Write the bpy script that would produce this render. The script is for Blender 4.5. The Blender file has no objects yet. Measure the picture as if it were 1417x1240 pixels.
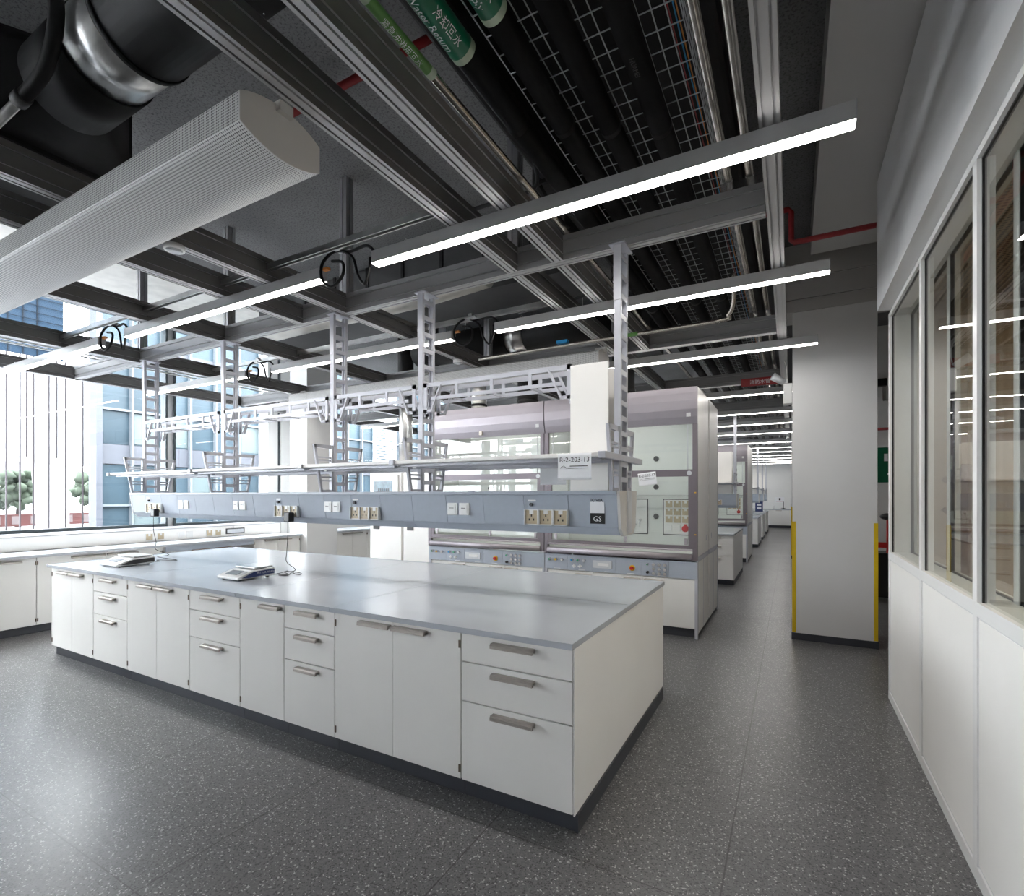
import bpy, math, random
from mathutils import Vector, Matrix
random.seed(7)
PI = math.pi
scn = bpy.context.scene
col = scn.collection

# ------------------------------------------------------------------ materials
MATS = {}
def principled(name, base, rough=0.5, metal=0.0, spec=0.5, emit=None, estr=0.0, coat=0.0):
    m = bpy.data.materials.new(name); m.use_nodes = True
    b = m.node_tree.nodes['Principled BSDF']
    b.inputs['Base Color'].default_value = (*base, 1)
    b.inputs['Roughness'].default_value = rough
    b.inputs['Metallic'].default_value = metal
    b.inputs['Specular IOR Level'].default_value = spec
    b.inputs['Coat Weight'].default_value = coat
    if emit:
        b.inputs['Emission Color'].default_value = (*emit, 1)
        b.inputs['Emission Strength'].default_value = estr
    MATS[name] = m
    return m
def nodes(m):
    nt = m.node_tree
    return nt, nt.nodes, nt.links, nt.nodes['Principled BSDF']
def varied(name, base, rough, metal=0.0, amt=0.06, scale=6.0, bump=0.0, bscale=200.0, spec=0.5, stretch=(1, 1, 1)):
    """base colour with a gentle procedural variation and an optional fine bump"""
    m = principled(name, base, rough, metal, spec)
    nt, N, L, b = nodes(m)
    tc = N.new('ShaderNodeTexCoord'); mp = N.new('ShaderNodeMapping'); mp.inputs['Scale'].default_value = stretch
    L.new(tc.outputs['Object'], mp.inputs['Vector'])
    nz = N.new('ShaderNodeTexNoise'); nz.inputs['Scale'].default_value = scale; nz.inputs['Detail'].default_value = 4
    L.new(mp.outputs[0], nz.inputs['Vector'])
    cr = N.new('ShaderNodeValToRGB')
    cr.color_ramp.elements[0].position = .3; cr.color_ramp.elements[1].position = .7
    cr.color_ramp.elements[0].color = (*[c * (1 - amt) for c in base], 1)
    cr.color_ramp.elements[1].color = (*[min(1, c * (1 + amt)) for c in base], 1)
    L.new(nz.outputs['Fac'], cr.inputs[0]); L.new(cr.outputs[0], b.inputs['Base Color'])
    if bump:
        n2 = N.new('ShaderNodeTexNoise'); n2.inputs['Scale'].default_value = bscale
        L.new(mp.outputs[0], n2.inputs['Vector'])
        bp = N.new('ShaderNodeBump'); bp.inputs['Strength'].default_value = bump; bp.inputs['Distance'].default_value = .002
        L.new(n2.outputs['Fac'], bp.inputs['Height']); L.new(bp.outputs[0], b.inputs['Normal'])
    return m

varied('laminate', (.90, .885, .855), .38, amt=.015, scale=3, bump=.08, bscale=400)
varied('laminate_hood', (.84, .83, .80), .35, amt=.02, scale=3)
varied('wall_paint', (.80, .80, .79), .6, amt=.02, scale=2)
varied('column_paint', (.74, .74, .74), .55, amt=.02, scale=2)
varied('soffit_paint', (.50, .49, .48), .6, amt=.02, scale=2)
varied('worktop', (.50, .53, .575), .22, amt=.03, scale=2, spec=.6)
varied('boom_blue', (.405, .45, .52), .38, amt=.02, scale=30, bump=.05, bscale=500)
varied('boom_frame', (.52, .53, .585), .38, metal=.1, amt=.02)
varied('boom_end', (.60, .59, .57), .5, amt=.02)
varied('plinth', (.045, .048, .06), .4, amt=.1, scale=5)
varied('handle', (.46, .42, .38), .42, metal=.55, amt=.1, scale=30, stretch=(1, 8, 8))
varied('hinge', (.16, .12, .09), .4, metal=.6)
varied('mauve', (.39, .36, .39), .36, metal=.45, amt=.03, scale=4)
varied('mauve_dark', (.19, .165, .185), .38, metal=.3, amt=.04, scale=4)
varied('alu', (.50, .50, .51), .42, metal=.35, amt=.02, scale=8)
varied('alu_shade_x', (.27, .27, .275), .45, metal=.3, amt=.02)  # sides of the x beams: aluminium with some shade in its colour
varied('alu_shade_y', (.15, .147, .145), .45, metal=.2, amt=.03)  # sides of the y beams: same aluminium, deeper shade in its colour
varied('alu_side', (.44, .44, .46), .4, metal=.7, amt=.06, scale=8)
varied('steel_pipe', (.55, .51, .46), .25, metal=.95, amt=.08, scale=12)
varied('galvanised', (.62, .62, .61), .3, metal=.95, amt=.18, scale=7, stretch=(1, 3, 1))
varied('black_rubber', (.010, .010, .0105), .6, amt=.3, scale=9, spec=.2)
varied('black_duct', (.013, .0125, .013), .55, amt=.25, scale=4, spec=.2)
varied('duct_grey', (.06, .06, .061), .55, amt=.15, scale=4, spec=.3)
varied('red_paint', (.30, .018, .02), .4, amt=.1)
varied('green_label', (.0, .13, .06), .3, amt=.04)
varied('green_light', (.10, .26, .06), .35, amt=.05)
varied('label_stripe', (.45, .55, .42), .35)
varied('white_plastic', (.82, .82, .81), .3, amt=.01)
varied('tan_plastic', (.52, .43, .29), .45, amt=.05, scale=20)
varied('black_plastic', (.012, .012, .014), .35)
varied('navy', (.03, .05, .16), .35)
varied('dark_metal', (.05, .05, .055), .4, metal=.5)
varied('paper', (.84, .85, .87), .7, amt=.01)
varied('ink', (.02, .02, .025), .7)
varied('yellow', (.72, .50, .01), .4, amt=.03)
varied('liner', (.76, .78, .755), .35, amt=.015, scale=3)
varied('beige', (.50, .38, .27), .7, amt=.03)
varied('wood_pole', (.14, .045, .022), .5, amt=.15, scale=20)
varied('dark_frame', (.08, .10, .11), .4, metal=.4)
varied('mullion_light', (.62, .64, .66), .4, metal=.3)
varied('mesh_wire', (.50, .52, .54), .4)
varied('light_housing', (.50, .50, .50), .4, metal=.3)
varied('foil', (.60, .58, .54), .45, metal=.4, amt=.12, scale=6, bump=.5, bscale=12)
varied('screen', (.09, .17, .22), .25, amt=.3, scale=12)
varied('screen_grey', (.22, .24, .26), .25)
varied('red_plastic', (.55, .02, .02), .35)
varied('yellow_plastic', (.85, .48, .01), .35)
varied('blue_plastic', (.03, .30, .62), .35)
varied('green_plastic', (.03, .30, .16), .35)
varied('chrome', (.75, .75, .76), .15, metal=1.0)
varied('cardboard', (.42, .20, .07), .7, amt=.15, scale=15)
varied('gold', (.55, .36, .12), .3, metal=.8)
varied('cable_orange', (.7, .25, .05), .5)
varied('blind', (.50, .50, .49), .5)
# outdoors
varied('facade_white', (.95, .94, .95), .7, amt=.02)
varied('facade_line', (.04, .032, .037), .6)
varied('facade_glass', (.030, .050, .066), .35, amt=.35, scale=.5, spec=.25)
varied('facade_pale', (.075, .10, .105), .5, amt=.12, scale=.8)
varied('facade_band', (.055, .06, .075), .6, amt=.05)
varied('upper_glass', (.016, .030, .050), .5, amt=.25, scale=.3, spec=.1)
varied('upper_wire', (.006, .009, .014), .6, spec=.1)
varied('facade_mullion', (.11, .125, .14), .5)
varied('pavement', (.20, .20, .21), .8, amt=.05, scale=.4)
varied('leaf', (.055, .075, .05), .7, amt=.35, scale=3)
varied('trunk', (.04, .03, .03), .8)
varied('banner_red', (.085, .026, .024), .6, amt=.2, scale=2)
varied('banner_white', (.16, .13, .13), .6)

principled('lamp', (1, 1, 1), .5, emit=(1.0, .965, .92), estr=10.0)

principled('office_fill', (1, 1, 1), .5, emit=(1.0, .86, .70), estr=7.0)  # glow of the panel added in the office
principled('hood_fill_lamp', (1, 1, 1), .5, emit=(1.0, .99, .96), estr=3.0)  # glow of the strip added inside the hoods
def glass_mat(name, tint, ior=1.5, refl=1.0):
    m = bpy.data.materials.new(name); m.use_nodes = True
    nt = m.node_tree; N = nt.nodes; L = nt.links
    N.remove(N['Principled BSDF'])
    out = N['Material Output']
    t = N.new('ShaderNodeBsdfTransparent'); t.inputs[0].default_value = (*tint, 1)
    g = N.new('ShaderNodeBsdfGlossy'); g.inputs['Roughness'].default_value = .01; g.inputs[0].default_value = (1, 1, 1, 1)
    f = N.new('ShaderNodeFresnel'); f.inputs[0].default_value = ior
    mu = N.new('ShaderNodeMath'); mu.operation = 'MULTIPLY'; mu.inputs[1].default_value = refl; mu.use_clamp = True
    ge = N.new('ShaderNodeNewGeometry'); inv = N.new('ShaderNodeMath'); inv.operation = 'SUBTRACT'; inv.inputs[0].default_value = 1; L.new(ge.outputs['Backfacing'], inv.inputs[1])
    m2 = N.new('ShaderNodeMath'); m2.operation = 'MULTIPLY'; L.new(f.outputs[0], m2.inputs[0]); L.new(inv.outputs[0], m2.inputs[1])
    L.new(m2.outputs[0], mu.inputs[0])
    mx = N.new('ShaderNodeMixShader')
    L.new(mu.outputs[0], mx.inputs[0]); L.new(t.outputs[0], mx.inputs[1]); L.new(g.outputs[0], mx.inputs[2])
    L.new(mx.outputs[0], out.inputs[0])
    MATS[name] = m
glass_mat('glass', (.90, .92, .91), 1.5, 1.0)
glass_mat('glass_window', (.93, .96, .97), 1.5, 1.0)
glass_mat('glass_hood', (.945, .96, .95), 1.55, 2.0)

# perforated sheet: UV in metres, small dark holes on a square grid
def perforated(name, base, pitch, hole, rad):
    m = principled(name, base, .45, .0)
    nt, N, L, b = nodes(m)
    uv = N.new('ShaderNodeUVMap')
    sp = N.new('ShaderNodeSeparateXYZ'); L.new(uv.outputs[0], sp.inputs[0])
    sq = []
    for ax in (0, 1):
        d = N.new('ShaderNodeMath'); d.operation = 'DIVIDE'; d.inputs[1].default_value = pitch; L.new(sp.outputs[ax], d.inputs[0])
        fr = N.new('ShaderNodeMath'); fr.operation = 'FRACT'; L.new(d.outputs[0], fr.inputs[0])
        s = N.new('ShaderNodeMath'); s.operation = 'SUBTRACT'; s.inputs[1].default_value = .5; L.new(fr.outputs[0], s.inputs[0])
        q = N.new('ShaderNodeMath'); q.operation = 'POWER'; q.inputs[1].default_value = 2; 
        a = N.new('ShaderNodeMath'); a.operation = 'ABSOLUTE'; L.new(s.outputs[0], a.inputs[0]); L.new(a.outputs[0], q.inputs[0])
        sq.append(q)
    ad = N.new('ShaderNodeMath'); ad.operation = 'ADD'; L.new(sq[0].outputs[0], ad.inputs[0]); L.new(sq[1].outputs[0], ad.inputs[1])
    lt = N.new('ShaderNodeMath'); lt.operation = 'LESS_THAN'; lt.inputs[1].default_value = rad * rad; L.new(ad.outputs[0], lt.inputs[0])
    mx = N.new('ShaderNodeMix'); mx.data_type = 'RGBA'
    mx.inputs[6].default_value = (*base, 1); mx.inputs[7].default_value = (*hole, 1)
    L.new(lt.outputs[0], mx.inputs[0]); L.new(mx.outputs[2], b.inputs['Base Color'])
perforated('perforated_white', (.74, .74, .73), .011, (.05, .05, .055), .30)
perforated('perforated_beige', (.46, .33, .22), .03, (.05, .035, .025), .34)

# speckled vinyl floor with welded seams every 1.02 m
def floor_mat():
    m = principled('vinyl_floor', (.1, .1, .1), .3, spec=.5)
    nt, N, L, b = nodes(m)
    tc = N.new('ShaderNodeTexCoord')
    v = N.new('ShaderNodeTexVoronoi'); v.inputs['Scale'].default_value = 165; v.feature = 'F1'
    L.new(tc.outputs['Object'], v.inputs['Vector'])
    wn = N.new('ShaderNodeSeparateColor'); L.new(v.outputs['Color'], wn.inputs[0])
    base = N.new('ShaderNodeValToRGB'); cr = base.color_ramp
    cr.interpolation = 'CONSTANT'
    cr.elements[0].position = 0; cr.elements[0].color = (.055, .055, .058, 1)
    cr.elements[1].position = .16; cr.elements[1].color = (.118, .117, .120, 1)
    e = cr.elements.new(.60); e.color = (.15, .149, .152, 1)
    e = cr.elements.new(.95); e.color = (.46, .46, .45, 1)
    L.new(wn.outputs[0], base.inputs[0])
    # large soft variation
    nz = N.new('ShaderNodeTexNoise'); nz.inputs['Scale'].default_value = 1.3; nz.inputs['Detail'].default_value = 3
    L.new(tc.outputs['Object'], nz.inputs['Vector'])
    mr = N.new('ShaderNodeMapRange'); mr.inputs[3].default_value = .26; mr.inputs[4].default_value = .36
    L.new(nz.outputs['Fac'], mr.inputs[0]); L.new(mr.outputs[0], b.inputs['Roughness'])
    sp = N.new('ShaderNodeSeparateXYZ'); L.new(tc.outputs['Object'], sp.inputs[0])
    outs = []
    for ax, off, w in ((0, .245, .0034), (1, -1.04, .0024)):
        a = N.new('ShaderNodeMath'); a.operation = 'ADD'; a.inputs[1].default_value = off + 102.0 * 1; L.new(sp.outputs[ax], a.inputs[0])
        d = N.new('ShaderNodeMath'); d.operation = 'DIVIDE'; d.inputs[1].default_value = 1.02; L.new(a.outputs[0], d.inputs[0])
        r = N.new('ShaderNodeMath'); r.operation = 'ROUND'; L.new(d.outputs[0], r.inputs[0])
        s = N.new('ShaderNodeMath'); s.operation = 'SUBTRACT'; L.new(d.outputs[0], s.inputs[0]); L.new(r.outputs[0], s.inputs[1])
        ab = N.new('ShaderNodeMath'); ab.operation = 'ABSOLUTE'; L.new(s.outputs[0], ab.inputs[0])
        lt = N.new('ShaderNodeMath'); lt.operation = 'LESS_THAN'; lt.inputs[1].default_value = w; L.new(ab.outputs[0], lt.inputs[0])
        outs.append(lt)
    mxm = N.new('ShaderNodeMath'); mxm.operation = 'MAXIMUM'; L.new(outs[0].outputs[0], mxm.inputs[0]); L.new(outs[1].outputs[0], mxm.inputs[1])
    k = N.new('ShaderNodeMath'); k.operation = 'MULTIPLY'; k.inputs[1].default_value = .75; L.new(mxm.outputs[0], k.inputs[0])
    mx = N.new('ShaderNodeMix'); mx.data_type = 'RGBA'; mx.inputs[7].default_value = (.03, .028, .027, 1)
    L.new(k.outputs[0], mx.inputs[0]); L.new(base.outputs[0], mx.inputs[6]); L.new(mx.outputs[2], b.inputs['Base Color'])
floor_mat()

def slab_mat():
    m = principled('concrete', (.1, .1, .1), .85)
    nt, N, L, b = nodes(m)
    tc = N.new('ShaderNodeTexCoord')
    n1 = N.new('ShaderNodeTexNoise'); n1.inputs['Scale'].default_value = 60; n1.inputs['Detail'].default_value = 8; n1.inputs['Roughness'].default_value = .75
    n2 = N.new('ShaderNodeTexNoise'); n2.inputs['Scale'].default_value = 1.2; n2.inputs['Detail'].default_value = 5
    for n in (n1, n2): L.new(tc.outputs['Object'], n.inputs['Vector'])
    c1 = N.new('ShaderNodeValToRGB'); c1.color_ramp.elements[0].position = .40; c1.color_ramp.elements[1].position = .50
    c1.color_ramp.elements[0].color = (.085, .085, .088, 1); c1.color_ramp.elements[1].color = (.205, .205, .21, 1)
    L.new(n1.outputs['Fac'], c1.inputs[0])
    c2 = N.new('ShaderNodeValToRGB'); c2.color_ramp.elements[0].position = .3; c2.color_ramp.elements[1].position = .7
    c2.color_ramp.elements[0].color = (.75, .75, .75, 1); c2.color_ramp.elements[1].color = (1.15, 1.15, 1.15, 1)
    L.new(n2.outputs['Fac'], c2.inputs[0])
    mx = N.new('ShaderNodeMix'); mx.data_type = 'RGBA'; mx.blend_type = 'MULTIPLY'; mx.inputs[0].default_value = 1
    L.new(c1.outputs[0], mx.inputs[6]); L.new(c2.outputs[0], mx.inputs[7]); L.new(mx.outputs[2], b.inputs['Base Color'])
    bp = N.new('ShaderNodeBump'); bp.inputs['Strength'].default_value = .5; bp.inputs['Distance'].default_value = .004
    L.new(n1.outputs['Fac'], bp.inputs['Height']); L.new(bp.outputs[0], b.inputs['Normal'])
slab_mat()

# ------------------------------------------------------------------ mesh builder
class MB:
    def __init__(s): s.v = []; s.f = []; s.smooth = []; s.uv = {}
    def _add(s, vs, fs, smooth=False):
        o = len(s.v); s.v += [tuple(p) for p in vs]
        for f in fs: s.f.append(tuple(i + o for i in f)); s.smooth.append(smooth)
        return s
    def box(s, x0, x1, y0, y1, z0, z1):
        v = [(x, y, z) for z in (z0, z1) for y in (y0, y1) for x in (x0, x1)]
        return s._add(v, [(0, 2, 3, 1), (4, 5, 7, 6), (0, 1, 5, 4), (2, 6, 7, 3), (0, 4, 6, 2), (1, 3, 7, 5)])
    def hexa(s, p):      # 8 points, bottom 4 then top 4 (counter-clockwise seen from above)
        return s._add(p, [(3, 2, 1, 0), (4, 5, 6, 7), (0, 1, 5, 4), (1, 2, 6, 5), (2, 3, 7, 6), (3, 0, 4, 7)])
    def prism(s, prof, axis, a0, a1, smooth=False, caps=True):
        """profile of 2D points extruded along axis 'x' (prof=y,z) / 'y' (prof=x,z) / 'z' (prof=x,y)"""
        n = len(prof)
        mk = {'x': lambda p, a: (a, p[0], p[1]), 'y': lambda p, a: (p[0], a, p[1]), 'z': lambda p, a: (p[0], p[1], a)}[axis]
        v = [mk(p, a0) for p in prof] + [mk(p, a1) for p in prof]
        s._add(v, [(i, (i + 1) % n, (i + 1) % n + n, i + n) for i in range(n)], smooth)
        if caps:
            s._add(v[:n], [tuple(range(n))]); s._add(v[n:], [tuple(range(n))])
        return s
    def bar(s, a, b, w, h):      # rectangular bar between two points, h measured mostly in z
        a = Vector(a); b = Vector(b); d = (b - a).normalized()
        up = Vector((0, 0, 1)) if abs(d.z) < .9 else Vector((0, 1, 0))
        r = d.cross(up).normalized() * w / 2; u = r.cross(d).normalized() * h / 2
        p = [a - r - u, a + r - u, a + r + u, a - r + u, b - r - u, b + r - u, b + r + u, b - r + u]
        return s._add(p, [(0, 1, 2, 3), (7, 6, 5, 4), (0, 4, 5, 1), (1, 5, 6, 2), (2, 6, 7, 3), (3, 7, 4, 0)])
    def tube(s, pts, r, n=12, caps=True):
        pts = [Vector(p) for p in pts]; rr = r if isinstance(r, (list, tuple)) else [r] * len(pts)
        prev = None; rings = []; v = []
        for i, p in enumerate(pts):
            d = (pts[min(i + 1, len(pts) - 1)] - pts[max(i - 1, 0)])
            if d.length < 1e-9: d = Vector((0, 0, 1))
            d.normalize()
            if prev is None:
                ref = Vector((0, 0, 1)) if abs(d.z) < .9 else Vector((1, 0, 0)); u = d.cross(ref).normalized()
            else:
                u = (prev - d * prev.dot(d)); u = u.normalized() if u.length > 1e-6 else d.orthogonal().normalized()
            prev = u; w = d.cross(u)
            for k in range(n):
                a = 2 * PI * k / n; v.append(p + (u * math.cos(a) + w * math.sin(a)) * rr[i])
        fs = [(i * n + k, i * n + (k + 1) % n, (i + 1) * n + (k + 1) % n, (i + 1) * n + k) for i in range(len(pts) - 1) for k in range(n)]
        s._add(v, fs, True)
        if caps: s._add(v[:n], [tuple(range(n - 1, -1, -1))]); s._add(v[-n:], [tuple(range(n))])
        return s
    def cyl(s, c, axis, r, l, n=20, r2=None):
        d = {'x': Vector((1, 0, 0)), 'y': Vector((0, 1, 0)), 'z': Vector((0, 0, 1))}[axis]
        c = Vector(c); return s.tube([c, c + d * l], [r, r if r2 is None else r2], n)
    def ball(s, c, r, seg=12, rings=8, sc=(1, 1, 1), jitter=0.0):
        v = []; 
        for i in range(rings + 1):
            t = PI * i / rings
            for k in range(seg):
                a = 2 * PI * k / seg; q = r * (1 + random.uniform(-jitter, jitter))
                v.append((c[0] + q * sc[0] * math.sin(t) * math.cos(a), c[1] + q * sc[1] * math.sin(t) * math.sin(a), c[2] + q * sc[2] * math.cos(t)))
        return s._add(v, [(i * seg + k, (i + 1) * seg + k, (i + 1) * seg + (k + 1) % seg, i * seg + (k + 1) % seg) for i in range(rings) for k in range(seg)], True)
    def mesh(s, name):
        me = bpy.data.meshes.new(name); me.from_pydata(s.v, [], s.f); me.polygons.foreach_set('use_smooth', s.smooth)
        me.validate(); me.update(); return me

def fix_normals(me):
    import bmesh
    bm = bmesh.new(); bm.from_mesh(me); bmesh.ops.remove_doubles(bm, verts=bm.verts, dist=1e-6)
    bmesh.ops.recalc_face_normals(bm, faces=bm.faces); bm.to_mesh(me); bm.free()

def link(o, parent=None, loc=None):
    col.objects.link(o)
    if parent: o.parent = parent
    if loc is not None: o.location = loc
    return o
def part(name, mb, mat, parent=None, bevel=0.0, loc=None, label=None, stuff=False):
    me = mb.mesh(name); fix_normals(me)
    me.materials.append(MATS[mat])
    o = bpy.data.objects.new(name, me); link(o, parent, loc)
    if bevel:
        md = o.modifiers.new('edge', 'BEVEL'); md.width = bevel; md.segments = 2; md.limit_method = 'ANGLE'
    if label: o['label'] = label
    if stuff: o['kind'] = 'stuff'
    return o
def thing(name, label, cat, loc=(0, 0, 0), group=None, rz=0):
    o = bpy.data.objects.new(name, None); o.empty_display_size = .1
    link(o); o.location = loc; o.rotation_euler.z = rz
    o['label'] = label; o['category'] = cat
    if group: o['group'] = group
    return o
def tag(o, label, cat, group=None):
    o['label'] = label; o['category'] = cat
    if group: o['group'] = group
    return o
def struct(name, mb, mat, bevel=0.0, loc=None):
    o = part(name, mb, mat, None, bevel, loc); o['kind'] = 'structure'; return o
def copy_tree(o, parent=None):
    c = o.copy(); col.objects.link(c)
    if parent: c.parent = parent
    for ch in list(o.children): copy_tree(ch, c)
    return c
def text_part(name, body, size, mat, parent, fn, align='CENTER', depth=.0006):
    """lettering as mesh; fn maps a flat text point (x right, y up, t thickness) to scene space"""
    cu = bpy.data.curves.new(name, 'FONT'); cu.body = body; cu.size = size; cu.align_x = align; cu.extrude = depth
    cu.resolution_u = 2
    ob = bpy.data.objects.new(name, cu); col.objects.link(ob)
    bpy.context.view_layer.update()
    me = bpy.data.meshes.new_from_object(ob.evaluated_get(bpy.context.evaluated_depsgraph_get()))
    bpy.data.objects.remove(ob)
    for v in me.vertices: v.co = fn(v.co.x, v.co.y, v.co.z)
    me.materials.clear(); me.materials.append(MATS[mat]); me.name = name
    o = bpy.data.objects.new(name, me); link(o, parent)
    return o
ORD = ['first', 'second', 'third', 'fourth', 'fifth', 'sixth', 'seventh', 'eighth', 'ninth', 'tenth', 'eleventh', 'twelfth', 'thirteenth', 'fourteenth', 'fifteenth', 'sixteenth']

# ------------------------------------------------------------------ setting
XW = -8.75; SLAB = 4.3; YB = -6.0; YE = 28.0
struct('floor', MB().box(-8.9, 4.2, YB, YE, -.1, 0), 'vinyl_floor')
struct('ceiling', MB().box(-8.9, 4.2, YB, YE, SLAB, SLAB + .15), 'concrete')
struct('wall_back', MB().box(-8.9, 4.2, YB - .15, YB, -.1, SLAB + .15), 'wall_paint')
struct('wall_end', MB().box(-8.9, 4.2, YE, YE + .15, -.1, SLAB + .15), 'wall_paint')
struct('wall_right', MB().box(4.2, 4.35, YB, YE, -.1, SLAB + .15), 'wall_paint')
struct('wall_niche', MB().box(.9, 4.2, 10.0, 10.15, 0, SLAB), 'wall_paint')
# window wall: low ledge with service panel, frames, glass
struct('wall_left', MB().box(-8.9, -8.12, YB, 6.0, 0, 1.07).box(-8.9, -8.12, 6.7, YE, 0, 1.07).box(-8.9, XW, 6.0, 6.7, 0, 1.07), 'wall_paint')
pj = MB()
for a, b in ((YB, -2.4), (-2.395, 1.1), (1.105, 5.12), (5.125, 6.0)): pj.box(-8.119, -8.10, a, b, .905, 1.068)
struct('trim_1', pj, 'laminate', .002)
struct('trim_2', MB().box(-8.70, -8.098, YB, 6.0, 1.070, 1.082), 'alu_side')
wins = [(YB, 4.375), (4.53, 6.13), (7.2, 12.0), (12.2, 18.0), (18.2, YE)]
for i, (a, b) in enumerate(wins):
    w = struct('window_%d' % (i + 1), MB().box(XW - .006, XW + .006, a, b, 1.12, SLAB), 'glass_window')
    f = MB().box(XW - .06, XW + .05, a, b, 1.07, 1.125).box(XW - .06, XW + .05, a, b, SLAB - .06, SLAB)
    part('window_frame', f, 'dark_frame', w)
mf = MB()
for a in (4.375, 4.50, 12.0, 12.17, 18.0, 18.17): mf.box(XW - .07, XW + .07, a, a + .03, 1.07, SLAB)
struct('trim_3', mf, 'dark_frame')
ml = MB()
for a, b in ((4.405, 4.5), (12.03, 12.17), (18.03, 18.17)): ml.box(XW - .05, XW + .03, a, b, 1.07, SLAB)
# slender light mullions further back along the same window wall (seen mirrored in the fume hood sashes)
for a in (-4.4, -2.6): ml.box(XW - .06, XW + .06, a, a + .35, 1.07, SLAB)
struct('trim_4', ml, 'mullion_light')
struct('wall_window_pier', MB().box(-8.9, XW + .12, 6.13, 6.34, 0, SLAB).box(-8.9, XW + .12, 6.41, 7.2, 0, SLAB), 'wall_paint')
struct('trim_5', MB().box(-8.85, XW + .08, 6.34, 6.41, 1.07, SLAB), 'dark_frame')
struct('column_window_side', MB().box(-7.84, -7.39, 6.0, 6.68, 0, SLAB), 'column_paint', .006)
# columns of the aisle
c = struct('column_aisle', MB().box(.012, .775, 6.35, 7.05, .0, SLAB), 'column_paint', .004)
part('baseboard', MB().box(.002, .785, 6.342, 7.06, 0, .075), 'plinth', c)
g = MB().prism([(.008, 6.346), (.045, 6.346), (.045, 6.350), (.012, 6.350), (.012, 6.385), (.008, 6.385)], 'z', .08, 1.29)
part('corner_guard', g, 'yellow', c)
g = MB().prism([(.779, 6.346), (.742, 6.346), (.742, 6.350), (.775, 6.350), (.775, 6.385), (.779, 6.385)], 'z', .08, 1.29)
part('corner_guard', g, 'yellow', c)
c = struct('column_far', MB().box(.0, .75, 14.4, 15.1, 0, SLAB), 'column_paint', .004)
part('baseboard', MB().box(-.01, .76, 14.39, 15.11, 0, .075), 'plinth', c)
part('corner_guard', MB().prism([(-.004, 14.396), (.04, 14.396), (.04, 14.4), (0, 14.4), (0, 14.44), (-.004, 14.44)], 'z', .08, 1.29), 'yellow', c)
# boxed downstand over the column, with shadow joints
db = MB()
for z0, z1 in ((3.575, 3.70), (3.712, 3.93), (3.942, SLAB)): db.box(-.08, 3.9, 6.33, 6.8, z0, z1)
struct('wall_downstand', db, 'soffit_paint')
# painted soffit along the partition
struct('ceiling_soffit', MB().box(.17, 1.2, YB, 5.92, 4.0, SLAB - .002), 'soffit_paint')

# ------------------------------------------------------------------ glazed partition on the right
XP = .67
fa = MB().box(.577, XP + .16, YB, 4.75, 2.985, 3.98)
struct('wall_partition_fascia', fa, 'column_paint')
pw = MB().box(XP, XP + .16, YB, 4.87, .0, 1.09)
p = struct('wall_partition', pw, 'column_paint')
fr = MB()
posts = [4.84, 3.755, 2.75, 1.70, .65, -.40, -1.45, -2.5, -3.55, -4.6]
fr.box(XP - .008, XP + .168, YB, 4.87, 0, .062)
fr.box(XP - .008, XP + .168, YB, 4.87, 1.085, 1.142)
fr.box(XP - .008, XP + .168, YB, 4.87, 2.95, 2.985)
for y in posts: fr.box(XP - .0078, XP + .05, y - .027, y + .027, .0625, 1.0845).box(XP - .0078, XP + .05, y - .027, y + .027, 1.1425, 2.9495)
for y in posts[1:]: fr.box(XP + .118, XP + .168, y - .027, y + .027, 1.142, 2.985)
fr.box(XP + .05, XP + .168, 4.813, 4.867, .062, 2.985)
part('partition_frame', fr, 'white_plastic', p)
pp = MB(); ys = [4.87] + posts[1:] + [YB]
for a, b in zip(ys[1:], ys[:-1]): pp.box(XP - .003, XP, a + .034, b - .034, .075, 1.075)
part('lower_panel', pp, 'laminate', p, .001)
for i, (a, b) in enumerate(zip(ys[1:5], ys[:4])):
    a2 = a + .027; b2 = b - (.057 if i == 0 else .027)
    w = struct('window_%d' % (11 + i), MB().box(XP + .012, XP + .018, a2, b2, 1.142, 2.95).box(XP + .13, XP + .136, a2, b2, 1.142, 2.95), 'glass')
    s_ = MB()
    for q in (a2, b2 - .006):
        s_.box(XP + .008, XP + .022, q, q + .006, 1.142, 2.95)
        s_.box(XP + .122, XP + .142, q, q + .006, 1.142, 2.95)
    s_.box(XP + .008, XP + .022, a2, b2, 2.942, 2.95).box(XP + .122, XP + .142, a2, b2, 2.942, 2.95).box(XP + .126, XP + .14, a2, b2, 1.142, 1.15)
    part('glazing_seal', s_, 'black_plastic', w)
# room behind the glass
struct('wall_office_end', MB().box(XP + .16, 4.2, 4.78, 4.87, 0, 3.98), 'beige')
struct('wall_office_back', MB().box(3.2, 3.3, YB, 4.78, 0, 3.98), 'beige')
struct('wall_office_rear', MB().box(XP + .17, 3.2, .55, .62, 0, 3.0), 'beige')
oc = MB().box(XP + .17, 3.2, YB, 4.78, 3.0, 3.06)
o = struct('ceiling_office', oc, 'perforated_beige')
me = o.data; uvl = me.uv_layers.new(name='UVMap')
for lp in me.loops: uvl.data[lp.index].uv = (me.vertices[lp.vertex_index].co.x, me.vertices[lp.vertex_index].co.y)
ol = thing('office_fill_panel', 'added warm panel, out of view, brightening the room behind the partition glass', 'light', (2.3, 2.8, 2.96))  # added out of view to lift the office brightness
part('frame', MB().box(-.32, .32, -.62, .62, .01, .04), 'white_plastic', ol); part('diffuser', MB().box(-.29, .29, -.59, .59, 0, .0099), 'office_fill', ol)
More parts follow.
